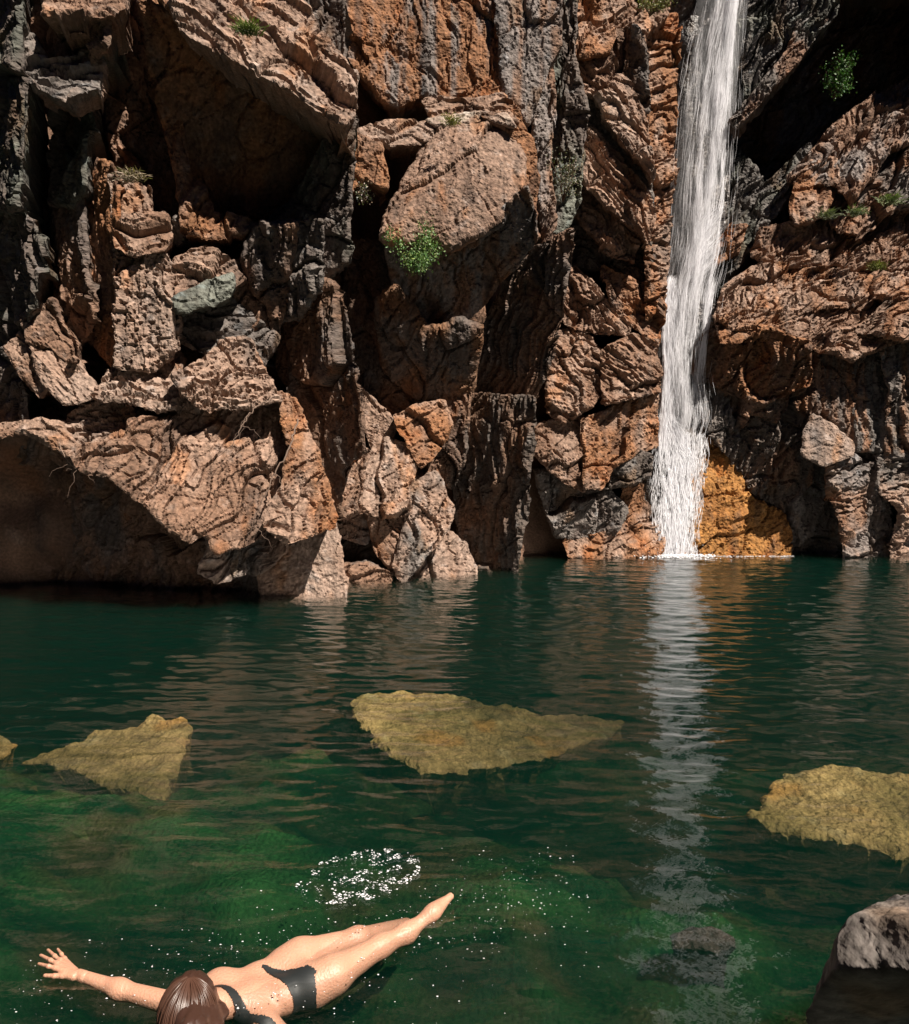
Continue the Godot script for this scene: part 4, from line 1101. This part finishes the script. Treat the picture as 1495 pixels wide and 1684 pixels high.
func build_plants() -> void:
	var green := StandardMaterial3D.new()
	green.vertex_color_use_as_albedo = true
	green.roughness = 0.5
	green.backlight_enabled = true
	green.backlight = Color(0.5, 0.6, 0.3)
	mats.leaf = green
	var bark := StandardMaterial3D.new()
	bark.albedo_color = Color(0.34, 0.27, 0.21)
	bark.roughness = 0.9
	mats.bark = bark
	var dry := StandardMaterial3D.new()
	dry.albedo_color = Color(0.48, 0.40, 0.35)
	dry.roughness = 0.9
	mats.dry = dry
	shrub("leafy_shrub", "bright green leafy shrub growing below the rounded brown rock", "", Vector3(-0.806, 6.253, -16.200), Vector3(1.1, 1.15, 0.88), 2400, 0.055, Color(0.13, 0.23, 0.08), 1)
	shrub("leafy_shrub", "dark green shrub hanging in the black hollow right of the waterfall", "", Vector3(10.450, 12.584, -22.300), Vector3(1.1, 1.3, 0.88), 1100, 0.07, Color(0.06, 0.14, 0.04), 2)
	shrub("leafy_shrub", "olive shrub at the top edge left of the waterfall", "", Vector3(4.885, 13.675, -20.300), Vector3(0.9, 0.6, 0.72), 800, 0.05, Color(0.14, 0.15, 0.04), 3)
	shrub("dry_shrub", "grey green wiry shrub on the ledge left of the waterfall", "", Vector3(2.550, 8.668, -18.900), Vector3(0.8, 1.1, 0.64), 700, 0.05, Color(0.17, 0.18, 0.14), 4)
	shrub("dry_shrub", "small grey leafed plant in the dark gap left of the rounded rock", "", Vector3(-1.901, 7.832, -16.600), Vector3(0.45, 0.5, 0.36), 260, 0.045, Color(0.26, 0.26, 0.22), 5)
	tuft("small green grass tuft on the sunlit arch at upper left", "grass tufts on the cliff", Vector3(-3.322, 9.411, -13.100), 0.32, 160, Color(0.16, 0.2, 0.06), 11)
	tuft("yellow green grass tuft on the lip of the rounded rock", "grass tufts on the cliff", Vector3(-0.067, 9.324, -16.200), 0.25, 120, Color(0.25, 0.24, 0.07), 12)
	tuft("pale green grass tuft highest on the right slope", "grass tufts on the cliff", Vector3(11.287, 9.301, -20.900), 0.4, 160, Color(0.2, 0.24, 0.12), 13)
	tuft("pale green grass tuft in the middle of the right slope", "grass tufts on the cliff", Vector3(10.495, 9.054, -21.100), 0.36, 140, Color(0.22, 0.25, 0.15), 14)
	tuft("pale green grass tuft on the right slope nearest the waterfall", "grass tufts on the cliff", Vector3(9.746, 8.991, -21.100), 0.36, 140, Color(0.2, 0.22, 0.14), 15)
	tuft("yellow green grass tuft on the long tan ledge at right", "grass tufts on the cliff", Vector3(10.674, 7.471, -20.300), 0.3, 140, Color(0.2, 0.2, 0.07), 16)
	tuft("dry grass tuft at the top of the lit left pillar", "grass tufts on the cliff", Vector3(-5.474, 7.329, -13.700), 0.3, 120, Color(0.28, 0.22, 0.15), 17)
	root("thin dry root trailing from the ledge at far left", [Vector3(-6.611, 2.821, -13.200), Vector3(-6.393, 2.456, -13.150), Vector3(-6.074, 2.375, -13.200), Vector3(-5.767, 2.456, -13.200), Vector3(-5.444, 2.375, -13.250)], 0.009, 0.004, 21)
	root("branching dry root across the top of the left rock", [Vector3(-3.011, 3.596, -13.300), Vector3(-3.315, 3.386, -13.200), Vector3(-3.529, 3.101, -13.150), Vector3(-3.675, 2.799, -13.150), Vector3(-3.935, 2.618, -13.200)], 0.014, 0.005, 22)
	root("long dry root running down the right edge of the left rock", [Vector3(-2.668, 3.222, -13.500), Vector3(-2.819, 2.704, -13.400), Vector3(-3.102, 2.190, -13.350), Vector3(-3.391, 1.568, -13.400), Vector3(-3.590, 1.143, -13.500)], 0.016, 0.006, 23)


# ------------------------------------------------------------------ swimmer
# bones: [from, to, radius, radius]. The body is the smooth union of tapered capsules, meshed as surface nets.
func nets(bones: Array, cell: float, melt: float, grow: float, rough: float) -> Array:
	var lo := Vector3(1e9, 1e9, 1e9)
	var hi := -lo
	for b in bones:
		var r := Vector3.ONE * (maxf(b[2], b[3]) + grow + 3.0 * cell)
		lo = lo.min(b[0] - r).min(b[1] - r)
		hi = hi.max(b[0] + r).max(b[1] + r)
	var nx := int((hi.x - lo.x) / cell) + 2
	var ny := int((hi.y - lo.y) / cell) + 2
	var nz := int((hi.z - lo.z) / cell) + 2
	var field := PackedFloat32Array()
	field.resize(nx * ny * nz)
	field.fill(1.0)
	for b in bones:
		var a: Vector3 = b[0]
		var ab: Vector3 = b[1] - b[0]
		var ra: float = b[2] + grow
		var rb: float = b[3] + grow
		var len2 := maxf(ab.length_squared(), 1e-9)
		var m := Vector3.ONE * (maxf(ra, rb) + melt * 1.5 + 2.0 * cell)
		var from: Vector3 = ((a.min(b[1]) - m - lo) / cell).floor().max(Vector3.ZERO)
		var to: Vector3 = ((a.max(b[1]) + m - lo) / cell).ceil().min(Vector3(nx - 1, ny - 1, nz - 1))
		for k in range(int(from.z), int(to.z) + 1):
			for j in range(int(from.y), int(to.y) + 1):
				for i in range(int(from.x), int(to.x) + 1):
					var q := lo + Vector3(i, j, k) * cell - a
					var t := clampf(q.dot(ab) / len2, 0.0, 1.0)
					var d := (q - ab * t).length() - lerpf(ra, rb, t)
					var n := (k * ny + j) * nx + i
					var e := field[n]
					var h := maxf(melt - absf(d - e), 0.0) / melt
					field[n] = minf(d, e) - h * h * melt * 0.25
	if rough > 0.0:
		for n in field.size():
			if absf(field[n]) < 0.05:
				var p := lo + Vector3(n % nx, (n / nx) % ny, n / (nx * ny)) * cell
				field[n] += rough * n_mid.get_noise_3d(p.x * 28.0, p.y * 7.0, p.z * 9.0)
	var verts := PackedVector3Array()
	var index := PackedInt32Array()
	var number := PackedInt32Array()
	number.resize(nx * ny * nz)
	number.fill(-1)
	var step := [1, nx, nx * ny]
	for k in nz - 1:
		for j in ny - 1:
			for i in nx - 1:
				var n := (k * ny + j) * nx + i
				if absf(field[n]) > cell * 2.0:
					continue
				var sum := Vector3.ZERO
				var count := 0
				for e in EDGES:
					var f0 := field[n + e[0] % 2 + ((e[0] / 2) % 2) * nx + (e[0] / 4) * nx * ny]
					var f1 := field[n + e[1] % 2 + ((e[1] / 2) % 2) * nx + (e[1] / 4) * nx * ny]
					if (f0 < 0.0) != (f1 < 0.0):
						var t := f0 / (f0 - f1)
						var p0 := Vector3(e[0] % 2, (e[0] / 2) % 2, e[0] / 4)
						var p1 := Vector3(e[1] % 2, (e[1] / 2) % 2, e[1] / 4)
						sum += p0.lerp(p1, t)
						count += 1
				if count:
					number[n] = verts.size()
					verts.append(lo + (Vector3(i, j, k) + sum / count) * cell)
	for k in range(1, nz - 1):
		for j in range(1, ny - 1):
			for i in range(1, nx - 1):
				var n := (k * ny + j) * nx + i
				if number[n] == -1 and absf(field[n]) > cell * 2.0:
					continue
				for axis in 3:
					var inside := field[n] < 0.0
					if inside == (field[n + step[axis]] < 0.0):
						continue
					var u: int = step[(axis + 1) % 3]
					var w: int = step[(axis + 2) % 3]
					var a := number[n]
					var b := number[n - u]
					var c := number[n - u - w]
					var d := number[n - w]
					if mini(mini(a, b), mini(c, d)) < 0:
						continue
					index.append_array([a, c, b, a, d, c] if inside else [a, b, c, a, c, d])
	return [verts, index]


const EDGES := [[0, 1], [2, 3], [4, 5], [6, 7], [0, 2], [1, 3], [4, 6], [5, 7], [0, 4], [1, 5], [2, 6], [3, 7]]


func joined(a: Array, b: Array) -> Array:
	var verts: PackedVector3Array = a[0]
	var index: PackedInt32Array = a[1]
	var first := verts.size()
	verts.append_array(b[0])
	for i in b[1]:
		index.append(i + first)
	return [verts, index]


# the faces of a mesh whose middle passes a test
func cut(net: Array, test: Callable) -> Array:
	var verts: PackedVector3Array = net[0]
	var index: PackedInt32Array = net[1]
	var keep := PackedInt32Array()
	for t in range(0, index.size(), 3):
		if test.call((verts[index[t]] + verts[index[t + 1]] + verts[index[t + 2]]) / 3.0):
			keep.append_array([index[t], index[t + 1], index[t + 2]])
	return [verts, keep]


func build_swimmer() -> void:
	var skin := StandardMaterial3D.new()
	skin.albedo_color = Color(0.68, 0.51, 0.42)
	skin.roughness = 0.5
	skin.subsurf_scatter_enabled = true
	skin.subsurf_scatter_strength = 0.15
	skin.heightmap_enabled = true
	skin.heightmap_texture = noise_picture(256, 0.05, 3, 91, Color.BLACK, Color.WHITE)
	skin.heightmap_scale = 0.28
	skin.uv1_triplanar = true
	skin.uv1_scale = Vector3.ONE * 5.0
	var cloth := StandardMaterial3D.new()
	cloth.albedo_color = Color(0.10, 0.115, 0.12)
	cloth.roughness = 0.6
	var hair := StandardMaterial3D.new()
	hair.albedo_color = Color(0.22, 0.145, 0.115)
	hair.roughness = 0.32
	var pale_hair: StandardMaterial3D = hair.duplicate()
	pale_hair.albedo_color = Color(0.28, 0.19, 0.15)
	var swimmer := Node3D.new()
	swimmer.name = "person"
	add_child(swimmer)
	tag(swimmer, "swimmer in dark bikini with brown hair, floating face down with one arm stretched out", "person")
	var bones := [
		[Vector3(-1.105, -0.057, -3.585), Vector3(-0.940, -0.077, -3.520), 0.0765, 0.0765],
		[Vector3(-1.105, -0.057, -3.585), Vector3(-0.941, -0.062, -3.663), 0.0765, 0.0630],
		[Vector3(-0.940, -0.077, -3.520), Vector3(-0.806, -0.072, -3.555), 0.0765, 0.0594],
		[Vector3(-1.105, -0.057, -3.585), Vector3(-0.806, -0.072, -3.555), 0.0630, 0.0540],
		[Vector3(-0.941, -0.062, -3.663), Vector3(-0.806, -0.072, -3.555), 0.0630, 0.0594],
		[Vector3(-0.941, -0.062, -3.663), Vector3(-0.830, -0.057, -3.748), 0.0630, 0.0810],
		[Vector3(-0.806, -0.072, -3.555), Vector3(-0.677, -0.067, -3.626), 0.0594, 0.0810],
		[Vector3(-0.830, -0.057, -3.748), Vector3(-0.677, -0.067, -3.626), 0.0810, 0.0810],
		[Vector3(-0.830, -0.057, -3.748), Vector3(-0.772, -0.042, -3.816), 0.0810, 0.0792],
		[Vector3(-0.677, -0.067, -3.626), Vector3(-0.591, -0.042, -3.670), 0.0810, 0.0846],
		[Vector3(-0.772, -0.042, -3.816), Vector3(-0.510, -0.070, -4.015), 0.0792, 0.0504],
		[Vector3(-0.510, -0.070, -4.015), Vector3(-0.275, -0.200, -4.349), 0.0504, 0.0405],
		[Vector3(-0.591, -0.042, -3.670), Vector3(-0.377, -0.037, -3.894), 0.0828, 0.0504],
		[Vector3(-0.377, -0.037, -3.894), Vector3(-0.253, -0.032, -3.996), 0.0495, 0.0450],
		[Vector3(-0.253, -0.032, -3.996), Vector3(-0.128, 0.020, -4.087), 0.0450, 0.0288],
		[Vector3(-0.128, 0.020, -4.087), Vector3(-0.022, 0.045, -4.216), 0.0306, 0.0198],
		[Vector3(-0.103, 0.030, -4.105), Vector3(-0.079, 0.000, -4.210), 0.0270, 0.0234],
		[Vector3(-1.230, -0.030, -3.433), Vector3(-1.105, -0.057, -3.585), 0.0540, 0.0675],
		[Vector3(-0.940, -0.077, -3.520), Vector3(-0.842, -0.100, -3.393), 0.0720, 0.0558],
		[Vector3(-1.230, -0.030, -3.433), Vector3(-1.554, -0.012, -3.524), 0.0504, 0.0378],
		[Vector3(-1.554, -0.012, -3.524), Vector3(-1.773, 0.010, -3.596), 0.0378, 0.0243],
		[Vector3(-0.842, -0.100, -3.393), Vector3(-0.614, -0.200, -3.357), 0.0495, 0.0378],
		[Vector3(-0.614, -0.200, -3.357), Vector3(-0.397, -0.220, -3.347), 0.0378, 0.0270],
		[Vector3(-1.054, -0.010, -3.417), Vector3(-1.152, 0.050, -3.320), 0.0495, 0.0540],
		[Vector3(-1.054, -0.010, -3.417), Vector3(-1.105, -0.057, -3.585), 0.0495, 0.0540],
		[Vector3(-1.054, -0.010, -3.417), Vector3(-0.940, -0.077, -3.520), 0.0495, 0.0540],
		[Vector3(-1.152, 0.050, -3.320), Vector3(-1.116, 0.045, -3.196), 0.0828, 0.0630],
		[Vector3(-1.092, 0.040, -3.125), Vector3(-1.090, 0.035, -3.118), 0.0270, 0.0144],
	]
	var hand := [
		[Vector3(-1.744, 0.010, -3.582), Vector3(-1.772, 0.012, -3.593), 0.0270, 0.0250],
		[Vector3(-1.801, 0.014, -3.617), Vector3(-1.892, 0.022, -3.697), 0.0145, 0.0105],
		[Vector3(-1.795, 0.016, -3.600), Vector3(-1.901, 0.028, -3.674), 0.0145, 0.0105],
		[Vector3(-1.792, 0.016, -3.587), Vector3(-1.902, 0.030, -3.647), 0.0145, 0.0105],
		[Vector3(-1.790, 0.014, -3.576), Vector3(-1.893, 0.028, -3.618), 0.0145, 0.0105],
		[Vector3(-1.892, 0.022, -3.697), Vector3(-1.901, 0.028, -3.674), 0.0095, 0.0095],
		[Vector3(-1.801, 0.014, -3.617), Vector3(-1.901, 0.028, -3.674), 0.0120, 0.0090],
		[Vector3(-1.901, 0.028, -3.674), Vector3(-1.902, 0.030, -3.647), 0.0095, 0.0095],
		[Vector3(-1.795, 0.016, -3.600), Vector3(-1.902, 0.030, -3.647), 0.0120, 0.0090],
		[Vector3(-1.902, 0.030, -3.647), Vector3(-1.893, 0.028, -3.618), 0.0095, 0.0095],
		[Vector3(-1.792, 0.016, -3.587), Vector3(-1.893, 0.028, -3.618), 0.0120, 0.0090],
		[Vector3(-1.892, 0.022, -3.697), Vector3(-1.919, 0.030, -3.723), 0.0084, 0.0075],
		[Vector3(-1.919, 0.030, -3.723), Vector3(-1.962, 0.024, -3.772), 0.0075, 0.0060],
		[Vector3(-1.901, 0.028, -3.674), Vector3(-1.940, 0.036, -3.699), 0.0095, 0.0085],
		[Vector3(-1.940, 0.036, -3.699), Vector3(-2.004, 0.028, -3.760), 0.0085, 0.0068],
		[Vector3(-1.902, 0.030, -3.647), Vector3(-1.942, 0.038, -3.663), 0.0101, 0.0090],
		[Vector3(-1.942, 0.038, -3.663), Vector3(-2.017, 0.028, -3.717), 0.0090, 0.0072],
		[Vector3(-1.893, 0.028, -3.618), Vector3(-1.929, 0.036, -3.620), 0.0095, 0.0085],
		[Vector3(-1.929, 0.036, -3.620), Vector3(-1.993, 0.026, -3.654), 0.0085, 0.0068],
		[Vector3(-1.790, 0.014, -3.576), Vector3(-1.843, 0.014, -3.585), 0.0160, 0.0120],
		[Vector3(-1.841, 0.014, -3.581), Vector3(-1.881, 0.014, -3.581), 0.0115, 0.0100],
		[Vector3(-1.881, 0.014, -3.581), Vector3(-1.930, 0.012, -3.588), 0.0100, 0.0080],
	]
	var body := nets(bones, 0.011, 0.05, 0.0, 0.0)
	var fingers := nets(hand, 0.0035, 0.010, 0.0, 0.0)
	var whole := joined(body, fingers)
	put("body", mesh_of(finished(whole[0], whole[1], PackedColorArray())), skin, swimmer)
	var shell := nets(bones, 0.009, 0.05, 0.005, 0.0)
	var top := cut(shell, func(p: Vector3) -> bool: return absf((p.x - -1.126) * -0.405 + (p.z - -3.483) * 0.914) < 0.019 + 0.006 * sin(p.x * 30.0) and p.x > -1.16 and p.x < -0.7)
	put("bikini_top", mesh_of(finished(top[0], top[1], PackedColorArray())), cloth, swimmer)
	var brief := cut(shell, func(p: Vector3) -> bool:
		var t := (p.x - -0.746) * 0.624 + (p.z - -3.526) * -0.781
		var s := absf((p.x - -0.746) * 0.781 + (p.z - -3.526) * 0.624)
		return t > -0.02 and t < 0.11 and s < 0.035 + 0.175 * clampf(1.0 - (t + 0.005) / 0.10, 0.0, 1.0))
	put("bikini_bottom", mesh_of(finished(brief[0], brief[1], PackedColorArray())), cloth, swimmer)
	# hair
	var cap := nets([
		[Vector3(-1.152, 0.050, -3.320), Vector3(-1.162, 0.070, -3.351), 0.0980, 0.0900],
		[Vector3(-1.162, 0.070, -3.351), Vector3(-1.216, 0.020, -3.230), 0.0680, 0.0500],
		[Vector3(-1.162, 0.070, -3.351), Vector3(-1.092, 0.060, -3.154), 0.0880, 0.0700],
		[Vector3(-1.162, 0.070, -3.351), Vector3(-1.029, 0.020, -3.230), 0.0680, 0.0500],
		[Vector3(-1.086, 0.000, -3.371), Vector3(-1.017, 0.020, -3.328), 0.0400, 0.0300],
	], 0.009, 0.05, 0.0, 0.010)
	put("hair", mesh_of(finished(cap[0], cap[1], PackedColorArray())), hair, swimmer)
	var rng := RandomNumberGenerator.new()
	rng.seed = 77
	var st := [PackedVector3Array(), PackedInt32Array()]
	var crown: Vector3 = Vector3(-1.163, 0.105, -3.341)
	var middle: Vector3 = Vector3(-1.152, 0.050, -3.320)
	for i in 520:
		var a := rng.randf_range(-1.5, 1.5)
		var path := PackedVector3Array()
		var r := rng.randf_range(0.106, 0.130)
		var bend := rng.randf_range(-0.2, 0.2)
		for k in 9:
			var t := k / 8.0
			var around := a + bend * t
			var polar := 0.1 + t * 2.3
			var dir := Vector3(sin(polar) * sin(around), cos(polar) + 0.1, sin(polar) * cos(around)).normalized()
			path.append(middle + dir * r * Vector3(1.0, 1.05, 1.15) + Vector3(0, 0, 0.05 * t * t))
		tube(st, path, rng.randf_range(0.0025, 0.006), 0.0012, 4)
	put("hair_strands", mesh_of(finished(st[0], st[1], PackedColorArray())), pale_hair, swimmer).set_meta("kind", "stuff")
